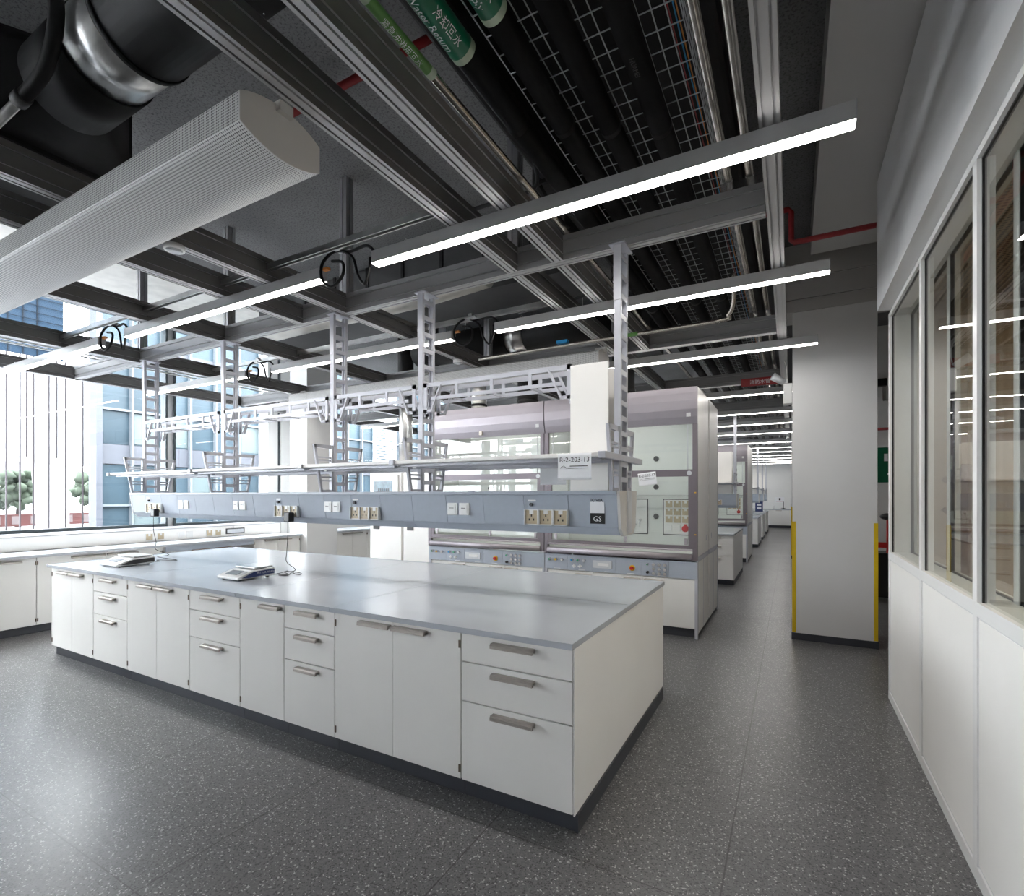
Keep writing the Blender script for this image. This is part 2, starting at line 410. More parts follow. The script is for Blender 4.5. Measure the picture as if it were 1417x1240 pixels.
# timber coat stand
cs = thing('coat_stand', 'dark reddish wooden coat stand with angled pegs behind the partition glass', 'coat stand', (.99, 4.31, 0))
part('pole', MB().box(-.028, .028, -.028, .028, .04, 1.78), 'wood_pole', cs, .004)
part('foot', MB().box(-.11, .11, -.03, .03, .0, .04).box(-.03, .03, -.20, -.031, 0, .04).box(-.03, .03, .031, .20, 0, .04), 'wood_pole', cs, .004)
for sx, z in ((-1, 1.42), (1, 1.42), (-1, 1.62), (1, 1.62)):
    part('peg', MB().bar((sx * .03, 0, z), (sx * .11, 0, z + .07), .03, .03), 'wood_pole', cs, .003)

# ------------------------------------------------------------------ laboratory cabinets
def handle_mb(x0, x1, y, z):
    return MB().prism([(y, z - .012), (y, z + .012), (y - .030, z + .012), (y - .036, z + .004), (y - .036, z - .012), (y - .026, z - .012), (y - .022, z + .001), (y, z + .001)], 'x', x0, x1)
def cabinet(name, x0, w, kind, label, group, depth=.86, loc_y=2.19, facing=0, zt=.868, origin=None, hw=.235):
    """front at local y=0, body towards +y, origin at the left front floor corner"""
    t = thing(name, label, 'cabinet', origin or (x0, loc_y, 0), group, facing)
    part('body', MB().box(.0015, w - .0015, .02, depth, .09, zt), 'laminate', t)
    g = .0035
    part('plinth', MB().box(0.001, w - .001, .035, depth - .02, 0, .089), 'plinth', t)
    if kind == 'drawers':
        zs = [.092, .507, .712, zt - .002]
        for a, b in reversed(list(zip(zs[:-1], zs[1:]))):
            d = part('drawer', MB().box(g, w - g, 0, .019, a + .003, b - .003), 'laminate', t, .0015)
            part('handle', handle_mb(w / 2 - hw / 2, w / 2 + hw / 2, 0, b - .040), 'handle', d)
    else:
        n = 2 if kind == 'double' else 1
        for i in range(n):
            a = g + i * w / 2 * (n > 1); b = (w / n if n > 1 else w) * (i + 1) - g
            if n > 1: a, b = (g, w / 2 - .0015) if i == 0 else (w / 2 + .0015, w - g)
            d = part('door', MB().box(a, b, 0, .019, .095, zt - .005), 'laminate', t, .0015)
            if n == 1: h0 = b - .02 - hw
            elif i == 0: h0 = b - .010 - hw
            else: h0 = a + .010
            part('handle', handle_mb(h0, h0 + hw, 0, zt - .038), 'handle', d)
            hx = b - .010 if (n > 1 and i == 1) else a
            hh = MB()
            for z in (.15, .80): hh.box(hx - .001, hx + .011, -.004, 0, z - .02, z + .02)
            part('hinge', hh, 'hinge', d)
    return t

G_ISL = 'cabinets along the near side of the large bench island'
units = [(-6.41, -5.55, 'double', 'white two door cabinet at the window end of the big island'),
         (-5.55, -4.945, 'drawers', 'white three drawer unit on the big island, nearest the windows'),
         (-4.945, -4.015, 'double', 'white two door island cabinet under the left scale'),
         (-4.015, -3.389, 'drawers', 'white three drawer unit on the island, under the blue sided scale'),
         (-3.389, -2.919, 'single', 'narrow white one door cabinet in the middle of the island'),
         (-2.919, -2.448, 'drawers', 'narrowest white three drawer unit, right of the one door cabinet'),
         (-2.448, -1.512, 'double', 'wide white two door island cabinet next to the nearest drawer unit'),
         (-1.512, -.885, 'drawers', 'white three drawer unit at the near corner of the big island')]
for a, b, k, lab in units:
    cabinet('base_cabinet' if k != 'drawers' else 'drawer_unit', a, b - a, k, lab, G_ISL, hw=.235 if b - a > .5 else .20)

def worktop(x0, x1, y0, y1, seams, mid, label):
    t = thing('worktop', label, 'worktop', ((x0 + x1) / 2, y0, .87))
    xs = [x0] + seams + [x1]; cx = (x0 + x1) / 2
    for a, b in zip(xs[:-1], xs[1:]):
        for (c0, c1, front) in ((y0, mid, 1), (mid, y1, 0)):
            mb = MB(); e = .0012
            X0, X1, Y0, Y1 = a - cx + e, b - cx - e, c0 - y0 + e, c1 - y0 - e
            mb.box(X0, X1, Y0, Y1, 0, .026)
            r = .012; h = .030    # slim raised rim round the outer edges
            if front: mb.box(X0, X1, Y0, Y0 + r, .026, h)
            else: mb.box(X0, X1, Y1 - r, Y1, .026, h)
            if a == x0: mb.box(X0, X0 + r, Y0 + (r if front else 0), Y1 - (0 if front else r), .026, h)
            if b == x1: mb.box(X1 - r, X1, Y0 + (r if front else 0), Y1 - (0 if front else r), .026, h)
            part('slab', mb, 'worktop', t, .0008)
    return t
worktop(-6.42, -.872, 2.15, 4.07, [-4.94, -3.385, -2.45], 3.11, 'blue grey worktop with raised rim covering the whole big island')
ep = thing('island_carcass', 'plain white end and back panels of the big island above a dark plinth', 'bench panel', (-3.65, 3.1, 0))
part('end_panel', MB().box(2.766, 2.772, -.91, .94, .09, .868), 'laminate', ep, .001)
part('end_panel', MB().box(-2.77, -2.764, -.91, .94, .09, .868), 'laminate', ep, .001)
part('back_panel', MB().box(-2.763, 2.765, -.04, .94, .09, .868), 'laminate', ep)
part('plinth', MB().box(-2.60, 2.780, -.04, .90, 0, .089).box(2.7665, 2.780, -.885, -.041, 0, .0885), 'plinth', ep)

# ------------------------------------------------------------------ suspended service wings
def socket_part(parent, x, z, y, plate=.068, has=True):
    s = part('socket', MB().box(x - .05, x + .05, y - .016, y, z - .05, z + .05).box(x - .05, x + .05, y - .03, y - .016, z - .05, z - .046)
             .box(x - .05, x - .045, y - .03, y - .016, z - .05, z + .05).box(x + .045, x + .05, y - .03, y - .016, z - .05, z + .05).box(x - .045, x + .045, y - .03, y - .016, z + .046, z + .05), 'white_plastic', parent)
    part('socket_face', MB().box(x - .042, x + .042, y - .019, y - .0162, z - .044, z + .044), 'tan_plastic', s)
    hp = MB()
    for dx, dz in ((-.016, -.016), (.016, -.016), (0, .010)): hp.box(x + dx - .004, x + dx + .004, y - .0205, y - .0192, z + dz - .007, z + dz + .007)
    part('pin_hole', hp, 'black_plastic', s)
    part('tab', MB().box(x - .014, x + .014, y - .022, y - .0192, z + .02, z + .044), 'white_plastic', s)
def switch_part(parent, x, z, y):
    s = part('switch', MB().box(x - .043, x + .043, y - .010, y, z - .043, z + .043), 'white_plastic', parent, .004)
    part('rocker', MB().box(x - .026, x + .026, y - .0135, y - .0102, z - .028, z + .03), 'white_plastic', s, .001)
    part('marking', MB().box(x - .022, x + .014, y - .0142, y - .0137, z + .004, z + .008), 'duct_grey', s)

def flared_frame(parent):
    """sub-part of a post: trapezoid side guards, local to the post's x=0,y=0"""
    mb = MB(); z0, z1 = 1.607, 2.0
    for s in (-1, 1):
        mb.bar((0, s * .185, z0), (0, s * .26, z1), .02, .022)
        mb.box(-.01, .01, min(s * .08, s * .185), max(s * .08, s * .185), z0, z0 + .016)
        for z, hw in ((1.70, .20), (1.73, .206), (1.87, .232), (1.893, .236)):
            mb.box(-.008, .008, min(s * .08, s * hw), max(s * .08, s * hw), z - .006, z + .006)
        mb.box(-.01, .01, min(s * .08, s * .262), max(s * .08, s * .262), z1 - .03, z1)
        mb.box(-.016, .016, min(s * .07, s * .09), max(s * .07, s * .09), z0, z1)
    part('side_guard', mb, 'boom_frame', parent)

def post_mb():
    mb = MB(); w = .021; d = .063; zt = 3.125; zb = 1.60
    # two C-shaped uprights and ladder plates with rungs on both x faces
    for s in (-1, 1):
        mb.box(-w, w, min(s * d, s * (d + .012)), max(s * d, s * (d + .012)), zb, zt)
        for xs in (-1, 1):
            mb.box(min(xs * w, xs * (w - .006)), max(xs * w, xs * (w - .006)), min(s * (d - .012), s * d), max(s * (d - .012), s * d), zb, zt)
    for xs in (-1, 1):
        z = zb + .06
        while z < zt - .05:
            mb.box(min(xs * w, xs * (w - .006)), max(xs * w, xs * (w - .006)), -(d - .012), d - .012, z, z + .030); z += .125 if z > 2.42 else .095
    # sleeve and foot plate at the head
    mb.box(-w - .003, w + .003, d + .012, d + .016, 2.78, zt).box(-w - .003, w + .003, -d - .016, -d - .012, 2.78, zt)
    mb.box(-.05, .05, -.09, .09, zt - .008, zt)
    return mb

def wing(x0, x1, posts, y, label, group, panel_fixed=True, detail=True, zc=0.0):
    t = thing('service_wing', label, 'suspended service wing', ((x0 + x1) / 2, y, 1.34), group)
    ox, oz = (x0 + x1) / 2, 1.34
    def P(name, mb, mat, parent=t, **k):
        mb.v = [(a - ox, b, c - oz) for a, b, c in mb.v]
        return part(name, mb, mat, parent, **k)
    def Q(fn, *a):
        return fn(*a)
    # boom: panelled faces between a top rail and a chamfered belly
    n = max(1, round((x1 - x0) / .3105)); pw = (x1 - x0) / n
    jo = set(posts)
    P('boom_core', MB().prism([(-.172, 1.60), (-.148, 1.372), (-.10, 1.34), (.10, 1.34), (.148, 1.372), (.172, 1.60)], 'x', x0 + .004, x1 - .004), 'boom_blue')
    for s in (-1, 1):
        fp = MB(); lo = MB()
        for i in range(n):
            a, b = x0 + i * pw + .0015, x0 + (i + 1) * pw - .0015
            p8 = [(a, s * .154, 1.386), (b, s * .154, 1.386), (b, s * .148, 1.386), (a, s * .148, 1.386), (a, s * .184, 1.578), (b, s * .184, 1.578), (b, s * .168, 1.578), (a, s * .168, 1.578)]
            fp.hexa(p8)
        seg = sorted([q for q in posts if x0 + .1 < q < x1 - .1]); xs = [x0] + seg + [x1]
        for a, b in zip(xs[:-1], xs[1:]):
            lo.prism([(s * .158, 1.382), (s * .106, 1.334), (s * .09, 1.338), (s * .14, 1.382)], 'x', a + .002, b - .002)
        P('front_panel' if s < 0 else 'rear_panel', fp, 'boom_blue')
        P('bottom_rail', lo, 'boom_blue')
    P('top_rail', MB().box(x0, x1, -.193, .193, 1.582, 1.605), 'boom_blue', bevel=.003)
    for xe, s in ((x0, -1), (x1, 1)):
        cap = P('end_cap', MB().prism([(-.19, 1.606), (-.156, 1.376), (-.104, 1.33), (.104, 1.33), (.156, 1.376), (.19, 1.606)], 'x', min(xe, xe + s * .02), max(xe, xe + s * .02)), 'boom_end', bevel=.003)
        a, b = sorted((xe + s * .0202, xe + s * .024))
        P('end_strip', MB().box(a, b, -.045, .055, 1.342, 1.604), 'mullion_light', parent=cap)
    # shelves on brackets
    seg = sorted(set([x0 - .02] + [q for q in posts if x0 + .1 < q < x1 - .1] + [x1 - .02]))
    for a, b in zip(seg[:-1], seg[1:]):
        for s in (-1, 1):
            sh = P('shelf', MB().box(a + .02, b - .02, min(s * .11, s * .385), max(s * .11, s * .385), 1.798, 1.822), 'laminate', bevel=.003)
            P('shelf_rail', MB().box(a + .03, b - .03, min(s * .13, s * .16), max(s * .13, s * .16), 1.775, 1.797).box(a + .03, b - .03, min(s * .30, s * .33), max(s * .30, s * .33), 1.78, 1.797), 'boom_frame', parent=sh)
    for q in seg:
        P('shelf_bracket', MB().box(q - .022, q + .022, -.40, .40, 1.789, 1.826), 'boom_frame', bevel=.003)
    # posts
    for q in posts:
        pm = post_mb(); pm.v = [(a + q - ox, b, c - oz) for a, b, c in pm.v]
        po = part('post', pm, 'boom_frame', t)
        k = len(bpy.data.objects)
        mb = MB()
        fl = flared_frame(po); sg = po.children[0]
        for v in sg.data.vertices: v.co.x += q - ox; v.co.z -= oz
    return t, P, ox, oz

WY = 3.11
wposts = [-6.49, -4.98, -3.425, -2.47, -.935]
w1, WP, ox, oz = wing(-6.53, -.905, wposts, WY, 'long grey blue service wing hanging over the big island on five ladder posts', None)
# cable ladders (trusses) between the posts, front and rear
for a, b in ((-6.45, -5.02), (-4.94, -3.465), (-3.385, -2.51), (-2.43, -1.235)):
    for s, name in ((-1, 'truss'), (1, 'truss')):
        y0, y1 = (s * .075, s * .087) if s < 0 else (s * .075, s * .087)
        y0, y1 = min(y0, y1), max(y0, y1)
        mb = MB()
        mb.box(a, b, y0, y1, 2.388, 2.42).box(a + .07, b - .07, y0, y1, 2.29, 2.315)
        nn = max(2, int((b - a) / .24))
        for i in range(1, nn): 
            x = a + (b - a) * i / nn; mb.box(x - .012, x + .012, y0, y1, 2.315, 2.388)
        for e, d in ((a, 1), (b, -1)):
            mb.box(min(e, e + d * .03), max(e, e + d * .03), y0, y1, 2.20, 2.42)
            mb.box(min(e, e + d * .08), max(e, e + d * .08), y0, y1, 2.20, 2.222)
            mb.bar((e + d * .07, (y0 + y1) / 2, 2.205), (e + d * .16, (y0 + y1) / 2, 2.40), .012, .026)
        WP('truss', mb, 'boom_frame')
    mb = MB(); x = a + .25
    while x < b - .2: mb.box(x, x + .025, -.075, .075, 2.29, 2.302); x += .32
    WP('cross_rung', mb, 'boom_frame')
WP('cover_panel', MB().box(-1.235, -.985, -.10, -.088, 1.607, 2.405).box(-1.235, -.985, .088, .10, 1.607, 2.405).box(-1.235, -1.225, -.0875, .0875, 1.607, 2.405), 'laminate', bevel=.002)
# sockets and switches on the tilted front face
def yface(z): return -.154 - (z - 1.386) / .192 * .030 - .001
fr_s = [(-6.05, 3), (-3.88, 3), (-2.945, 3), (-1.372, 3)]
for xc, n in fr_s:
    for i in range(3):
        socket_part(w1, xc + (i - 1) * .102 - ox, 1.437 - oz, yface(1.40))
    kn = part('earth_knob', MB().cyl((xc - .10 - ox, yface(1.52) - .018, 1.518 - oz), 'y', .011, .02, 14), 'dark_metal', w1)
    part('knob_label', MB().box(xc - .125 - ox, xc - .07 - ox, yface(1.545) - .002, yface(1.545) + .003, 1.538 - oz, 1.549 - oz), 'white_plastic', w1)
for xc in (-5.49, -4.555, -3.31, -2.05):
    for d in (-.05, .05): switch_part(w1, xc + d - ox, 1.482 - oz, yface(1.47))
stk = part('data_sticker', MB().box(-1.075 - ox, -.985 - ox, yface(1.51) - .0035, yface(1.51) + .002, 1.47 - oz, 1.565 - oz), 'paper', w1)
part('sticker_block', MB().box(-1.075 - ox, -.985 - ox, yface(1.45) - .0045, yface(1.45) + .002, 1.405 - oz, 1.469 - oz), 'black_plastic', w1)
text_part('sticker_lettering', 'IOVIA', .03, 'ink', w1, lambda x, y, t: (x - 1.03 - ox, yface(1.54) - .0045 + t, y + 1.538 - oz))
text_part('sticker_lettering', 'GS', .045, 'paper', w1, lambda x, y, t: (x - 1.03 - ox, yface(1.45) - .0062 + t, y + 1.42 - oz))
part('clip', MB().box(-1.95 - ox, -1.915 - ox, -.197, -.17, 1.605 - oz, 1.612 - oz), 'black_plastic', w1)

# paper signs
def paper(label, loc, w, h, rz, rx, text, back=False, thick=.0006, curl=.006):
    t = thing('paper_sign', label, 'paper sign', loc, None)
    mb = MB(); n = 10; v = []
    for side in (0, 1):
        for j in range(n + 1):
            for i in range(n + 1):
                x = -w / 2 + w * i / n; z = -h * j / n
                y = -curl * math.sin(PI * j / n) * (i / n) + side * thick
                v.append((x, y, z))
    m_ = (n + 1) ** 2; fs = []
    for j in range(n):
        for i in range(n):
            a = j * (n + 1) + i; fs += [(a, a + 1, a + n + 2, a + n + 1), (a + m_, a + n + 1 + m_, a + n + 2 + m_, a + 1 + m_)]
    for i in range(n): fs += [(i, i + m_, i + 1 + m_, i + 1), (n * (n + 1) + i, n * (n + 1) + i + 1, n * (n + 1) + i + 1 + m_, n * (n + 1) + i + m_)]
    mb._add(v, fs, True)
    part('sheet', mb, 'paper', t)
    def fn(x, y, tt):
        u = (x + w / 2) / w; q = min(1, max(0, -y / h))
        return (x, -curl * math.sin(PI * q) * u - .001 + tt * .3, y)
    if not back:
        text_part('lettering', text, w * .20, 'ink', t, lambda x, y, tt: fn(x, y - h * .33, tt))
        ln = MB()
        ln.box(-w * .13, w * .40, -.0022 - curl * .6, -.0004 - curl * .4, -h * .50, -h * .47).box(-w * .20, w * .40, -.0022 - curl * .6, -.0004 - curl * .4, -h * .575, -h * .56)
        part('small_print', ln, 'duct_grey', t)
        lg = MB().tube([(-w * .42 + .0 , -.003, -h * .56), (-w * .38, -.003, -h * .50), (-w * .32, -.003, -h * .47), (-w * .27, -.003, -h * .52), (-w * .24, -.003, -h * .57)], .0012, 6)
        part('emblem', lg, 'duct_grey', t)
    t.rotation_euler = (rx, 0, rz)
    return t
paper('white paper sign lettered R-2-203-13 hanging from the shelf of the near service wing', (-1.085, 2.706, 1.818), .205, .150, 0, 0, 'R-2-203-13')
pb = paper('blank looking back of a paper sign on the far edge of the service wing shelf', (-1.58, 3.507, 1.812), .215, .155, 0, 0, '', back=True)
pk = paper('slightly tilted white paper sign stuck to the glass of the nearer fume hood', (-1.445, 5.796, 1.835), .205, .145, 0, 0, 'R-2-203-17', curl=.003)
pk.rotation_euler = (0, -math.radians(7), 0)

# ------------------------------------------------------------------ scales, adapters and their leads
def scale(label, loc, side_mat, w=.29, cover=False):
    t = thing('laboratory_scale', label, 'scale', loc)
    prof = [(0, .012), (0, .028), (.012, .034), (.135, .072), (.32, .078), (.328, .070), (.328, .022), (.30, .012)]
    part('housing', MB().prism(prof, 'x', -w / 2 + .006, w / 2 - .006), 'white_plastic', t, .004)
    sp = [(.035, .024), (.140, .062), (.322, .066), (.322, .030), (.09, .018)]
    part('side_panel', MB().prism(sp, 'x', w / 2 - .006, w / 2), side_mat, t)
    part('side_panel', MB().prism(sp, 'x', -w / 2, -w / 2 + .006), side_mat, t)
    a = math.atan2(.038, .123)
    def on(x, s, h): return (x, .012 + s * math.cos(a) - h * math.sin(a), .034 + s * math.sin(a) + h * math.cos(a))
    def plate(x0, x1, s0, s1, h0, h1):
        return MB().hexa([on(x0, s0, h0), on(x1, s0, h0), on(x1, s1, h0), on(x0, s1, h0), on(x0, s0, h1), on(x1, s0, h1), on(x1, s1, h1), on(x0, s1, h1)])
    part('display', plate(-w * .30, w * .22, .03, .10, .0002, .003), 'screen_grey', t)
    part('keypad', plate(w * .27, w * .40, .03, .10, .0002, .003), 'mullion_light', t)
    part('weighing_pan', MB().box(-w / 2 + .02, w / 2 - .015, .15, .315, .084, .094).box(-w / 4, w / 4, .20, .28, .077, .084), 'galvanised' if not cover else 'white_plastic', t, .003)
    ft = MB()
    for x in (-w / 2 + .04, w / 2 - .04):
        for y in (.04, .28): ft.cyl((x, y, 0), 'z', .012, .013, 12)
    part('foot', ft, 'black_plastic', t)
    return t
sc = scale('white scale with a dark blue side panel, nearer of the two on the island', (-3.945, 2.44, .8965), 'navy')
text_part('lettering', 'METTLER TOLEDO', .020, 'paper', sc, lambda x, y, t: (.1456 + t * .3, x + .245, y + .041))
sc2 = scale('all white scale with a cover, nearest the windows on the island', (-5.70, 2.36, .8965), 'duct_grey', .36, True)
def smooth_path(pts, n=6):
    pts = [Vector(p) for p in pts]; P_ = [pts[0]] + pts + [pts[-1]]; out = []
    for i in range(1, len(P_) - 2):
        p0, p1, p2, p3 = P_[i - 1], P_[i], P_[i + 1], P_[i + 2]
        for k in range(n):
            t = k / n
            out.append(.5 * ((2 * p1) + (-p0 + p2) * t + (2 * p0 - 5 * p1 + 4 * p2 - p3) * t * t + (-p0 + 3 * p1 - 3 * p2 + p3) * t ** 3))
    out.append(pts[-1]); return out
def adapter(label, x, cable):
    t = thing('power_adapter', label, 'power adapter', (x, 2.93, 1.36))
    part('plug_block', MB().box(-.035, .035, -.065, -.012, -.01, .07), 'black_plastic', t, .006)
    pts = [(a - x, b - 2.93, c - 1.36) for a, b, c in cable]
    part('cable', MB().tube(smooth_path(pts), .0028, 6), 'black_rubber', t)
Zc = .902
adapter('black plug adapter in the service wing with its lead dropping to the blue sided scale', -3.79,
        [(-3.79, 2.88, 1.35), (-3.79, 2.88, 1.22), (-3.81, 2.885, 1.08), (-3.83, 2.90, 1.0), (-3.76, 2.93, .94), (-3.86, 2.98, .905), (-3.92, 2.95, .906), (-3.80, 2.93, .912), (-3.72, 2.90, Zc), (-3.66, 2.90, Zc), (-3.72, 2.96, Zc), (-3.86, 2.98, Zc), (-3.72, 2.83, Zc), (-3.80, 2.80, Zc), (-3.76, 2.86, Zc), (-3.86, 2.90, .91), (-3.90, 2.96, .91), (-3.88, 2.86, Zc), (-3.90, 2.80, Zc), (-3.92, 2.77, .93)])
adapter('black plug adapter at the window end of the service wing feeding the all white scale', -5.95,
        [(-5.95, 2.88, 1.35), (-5.95, 2.88, 1.2), (-5.92, 2.89, 1.08), (-5.95, 2.90, 1.0), (-5.75, 2.93, .95), (-5.98, 2.93, .915), (-5.70, 2.95, Zc), (-5.60, 2.92, Zc), (-5.80, 2.84, Zc), (-5.66, 2.80, Zc), (-5.78, 2.76, Zc), (-5.70, 2.70, .93)])

# ------------------------------------------------------------------ fume hoods
def fume_hood(label, loc, group=None):
    """front at local y=0 facing -y, width 1.83, origin at floor centre"""
    t = thing('fume_hood', label, 'fume hood', loc, group)
    W = .917; D = .80
    # side walls
    for s in (-1, 1):
        a, b = sorted((s * W, s * (W - .03)))
        sw = part('side_wall', MB().box(a, b, .012, D, .90, 2.765), 'laminate_hood', t, .002)
        a2, b2 = sorted((s * W, s * (W + .003)))
        part('grip_slot', MB().prism([(.62 + .012 * math.cos(k * PI / 8), 1.07 + .035 * math.sin(k * PI / 8)) for k in range(16)], 'x', a2, b2), 'boom_frame', sw)
        part('lower_side_panel', MB().box(a, b, .04, .40, .05, .84).box(a, b, .425, D, .05, .84), 'laminate_hood', t, .002)
        part('side_edging', MB().box(a, b, .04, D, .842, .898).box(a, b, .402, .423, .05, .8415), 'boom_frame', t)
        part('corner_post', MB().box(a, b, -.015, .038, 0, .845), 'boom_frame', t)
        a3, b3 = sorted((s * W, s * (W - .05)))
        part('stile', MB().box(a3, b3, -.035, .011, .86, 2.36), 'mauve_dark', t)
    part('plinth', MB().box(-W + .03, W - .03, .05, D, 0, .10), 'plinth', t)
    part('base_carcass', MB().box(-W + .031, W - .031, .02, D - .001, .101, .655), 'laminate_hood', t)
    for i in range(3):
        a = -W + .034 + i * .6; b = a + .591
        d = part('door', MB().box(a, b, 0, .019, .108, .645), 'laminate_hood', t, .0015)
        hx = b - .02 if i < 2 else a + .02
        part('handle', handle_mb(min(hx, hx - .19) if i < 2 else hx, hx if i < 2 else hx + .19, 0, .61), 'handle', d)
        hh = MB(); q = a if i != 2 else b - .01
        for z in (.16, .58): hh.box(q, q + .01, -.004, 0, z - .02, z + .02)
        part('hinge', hh, 'hinge', d)
    # control panel
    cp = MB(); mw = (2 * W - .002) / 6
    for i in range(6): cp.box(-W + .001 + i * mw + .001, -W + .001 + (i + 1) * mw - .001, -.016, .01, .657, .845)
    cpo = part('control_panel', cp, 'boom_blue', t)
    def knob(x, z, mat, r=.017):
        k = part('knob', MB().cyl((x, -.05, z), 'y', r, .034, 16).cyl((x, -.0505, z), 'y', r * .8, .002, 16), 'chrome' if mat != 'dark_metal' else mat, cpo)
        part('knob_cap', MB().cyl((x, -.056, z), 'y', r * .75, .005, 14), mat, k)
    m0 = -W
    for dx, mt in ((.07, 'green_plastic'), (.155, 'yellow_plastic'), (.24, 'white_plastic')): knob(m0 + dx, .78, mt)
    for dx, mt in ((.37, 'blue_plastic'), (.45, 'green_plastic'), (.53, 'mullion_light')): knob(m0 + dx, .785, mt)
    for dx in (.40, .48):
        k = part('cross_knob', MB().cyl((m0 + dx, -.042, .715), 'y', .012, .026, 12).box(m0 + dx - .026, m0 + dx + .026, -.05, -.042, .709, .721).box(m0 + dx - .006, m0 + dx + .006, -.0501, -.0419, .69, .74), 'white_plastic', cpo)
    part('fuse_window', MB().box(m0 + .635, m0 + .875, -.028, -.0162, .705, .795), 'mullion_light', cpo, .004)
    part('fuse_row', MB().box(m0 + .70, m0 + .84, -.034, -.0282, .735, .768), 'white_plastic', cpo)
    es = part('emergency_button', MB().cyl((m0 + 1.115, -.028, .735), 'y', .034, .012, 22), 'yellow_plastic', cpo)
    part('button_head', MB().cyl((m0 + 1.115, -.055, .735), 'y', .020, .027, 18), 'red_plastic', es)
    for r in range(3):
        for q in range(3): part('button', MB().cyl((m0 + 1.36 + q * .062, -.034, .79 - r * .05), 'y', .018, .018, 14), 'chrome', cpo)
    knob(m0 + 1.295, .79, 'green_plastic', .013); knob(m0 + 1.295, .70, 'dark_metal', .015)
    lb = MB()
    for q in (.12, .45, .78, 1.05, 1.40): lb.box(m0 + q, m0 + q + .09, -.0168, -.0160, .664, .671)
    part('panel_lettering', lb, 'white_plastic', cpo)
    # work surface sill, rounded
    pr = [(.05, .865)] + [(-.045 - .028 * math.sin(a), .898 - .034 * math.cos(a)) for a in [PI * k / 10 for k in range(11)]] + [(.05, .925)]
    part('sill', MB().prism(pr, 'x', -W + .05, W - .05, True), 'mauve', t)
    part('aerofoil', MB().prism([(-.05, .965), (-.055, .972), (-.04, .982), (.03, .978), (.03, .968)], 'x', -W + .05, W - .05), 'mauve', t)
    part('work_surface', MB().box(-W + .03, W - .03, .051, D - .06, .90, .925), 'liner', t)
    # sash: frame, sliding panes
    sf = MB().box(-W + .051, W - .051, -.03, .0, .985, 1.022).box(-W + .051, W - .051, -.03, .0, 1.785, 1.86)
    sf.box(-W + .051, -W + .095, -.03, .0, 1.022, 1.785).box(W - .095, W - .051, -.03, .0, 1.022, 1.785)
    sa = part('sash_frame', sf, 'mauve_dark', t)
    part('sash_glass', MB().box(-W + .095, W - .095, -.018, -.012, 1.022, 1.785), 'glass_hood', sa)
    for x in (-.78, 0.1, .78): part('sash_grip', MB().box(x, x + .035, -.036, -.019, 1.03, 1.10), 'mauve', sa, .005)
    part('lock_badge', MB().cyl((W - .085, -.034, 1.82), 'y', .026, .004, 20), 'mullion_light', sa)
    part('upper_glass', MB().box(-W + .051, W - .051, .004, .010, 1.862, 2.375), 'glass_hood', t)
    part('sash_cord', MB().cyl((W - .105, -.006, 1.86), 'z', .005, .5, 8).cyl((-W + .105, -.006, 1.86), 'z', .005, .5, 8), 'mullion_light', t)
    # curved fascia
    fp = [(.03, 2.765), (-.035, 2.765), (-.045, 2.70), (-.05, 2.62), (-.045, 2.52), (-.03, 2.44), (-.005, 2.365), (.03, 2.365)]
    part('fascia', MB().prism(fp, 'x', -W + .002, W - .002, False), 'mauve', t)
    part('fascia_sticker', MB().box(W - .115, W - .07, -.038, -.030, 2.44, 2.53), 'white_plastic', t)
    part('alarm_sensor', MB().box(-.05, 0.0, -.045, -.012, 2.385, 2.44), 'handle', t, .006)
    # liner
    ln = MB().box(-W + .031, W - .031, .68, .70, .926, 2.70).box(-W + .0305, -W + .036, .02, .679, .926, 2.70).box(W - .036, W - .0305, .02, .679, .926, 2.70).box(-W + .037, W - .037, .05, .679, 2.66, 2.70)
    li = part('liner', ln, 'liner', t)
    part('baffle_seam', MB().box(-W + .04, W - .04, .6775, .6798, 1.565, 1.572), 'duct_grey', li)
    part('top_cover', MB().box(-W + .03, W - .03, .035, D, 2.72, 2.765), 'laminate_hood', t)
    part('chamber_fill_light', MB().box(-.55, .55, .12, .20, 2.632, 2.6585), 'hood_fill_lamp', li)  # strip added behind the fascia, unseen, to brighten the chamber
    for x, z in ((.31, 2.04), (.31, 1.68), (.31, 1.31), (-.31, 2.04), (-.31, 1.68), (-.31, 1.31)):
        part('baffle_bolt', MB().cyl((x, .655, z), 'y', .028, .024, 18, .034), 'duct_grey', li)
    # service boxes on the back of the chamber
    sb = part('socket_box', MB().box(.41, .75, .655, .6795, 1.09, 1.52), 'white_plastic', t, .003)
    part('box_outline', MB().box(.398, .409, .668, .679, 1.08, 1.53).box(.41, .76, .668, .679, 1.521, 1.53).box(.41, .76, .668, .679, 1.08, 1.0895), 'duct_grey', sb)
    for r in range(3):
        for q in range(3):
            x = .475 + q * .10; z = 1.465 - r * .095
            s_ = part('socket', MB().box(x - .040, x + .040, .645, .6548, z - .040, z + .040), 'tan_plastic', sb)
            part('tab', MB().box(x - .013, x + .013, .640, .6449, z + .012, z + .04), 'white_plastic', s_)
    for q in range(2): part('switch', MB().box(.44 + q * .10, .51 + q * .10, .645, .6548, 1.13, 1.21), 'white_plastic', sb, .003)
    part('round_socket', MB().cyl((.675, .615, 1.165), 'y', .040, .04, 22).box(.66, .69, .616, .65, 1.195, 1.22), 'red_plastic', sb)
    tb = part('tap_panel', MB().box(-.02, .20, .668, .6795, 1.09, 1.52), 'white_plastic', t, .003)
    part('box_outline', MB().box(.201, .209, .67, .679, 1.08, 1.53).box(-.03, .20, .67, .679, 1.521, 1.53).box(-.03, .20, .67, .679, 1.08, 1.0895), 'duct_grey', tb)
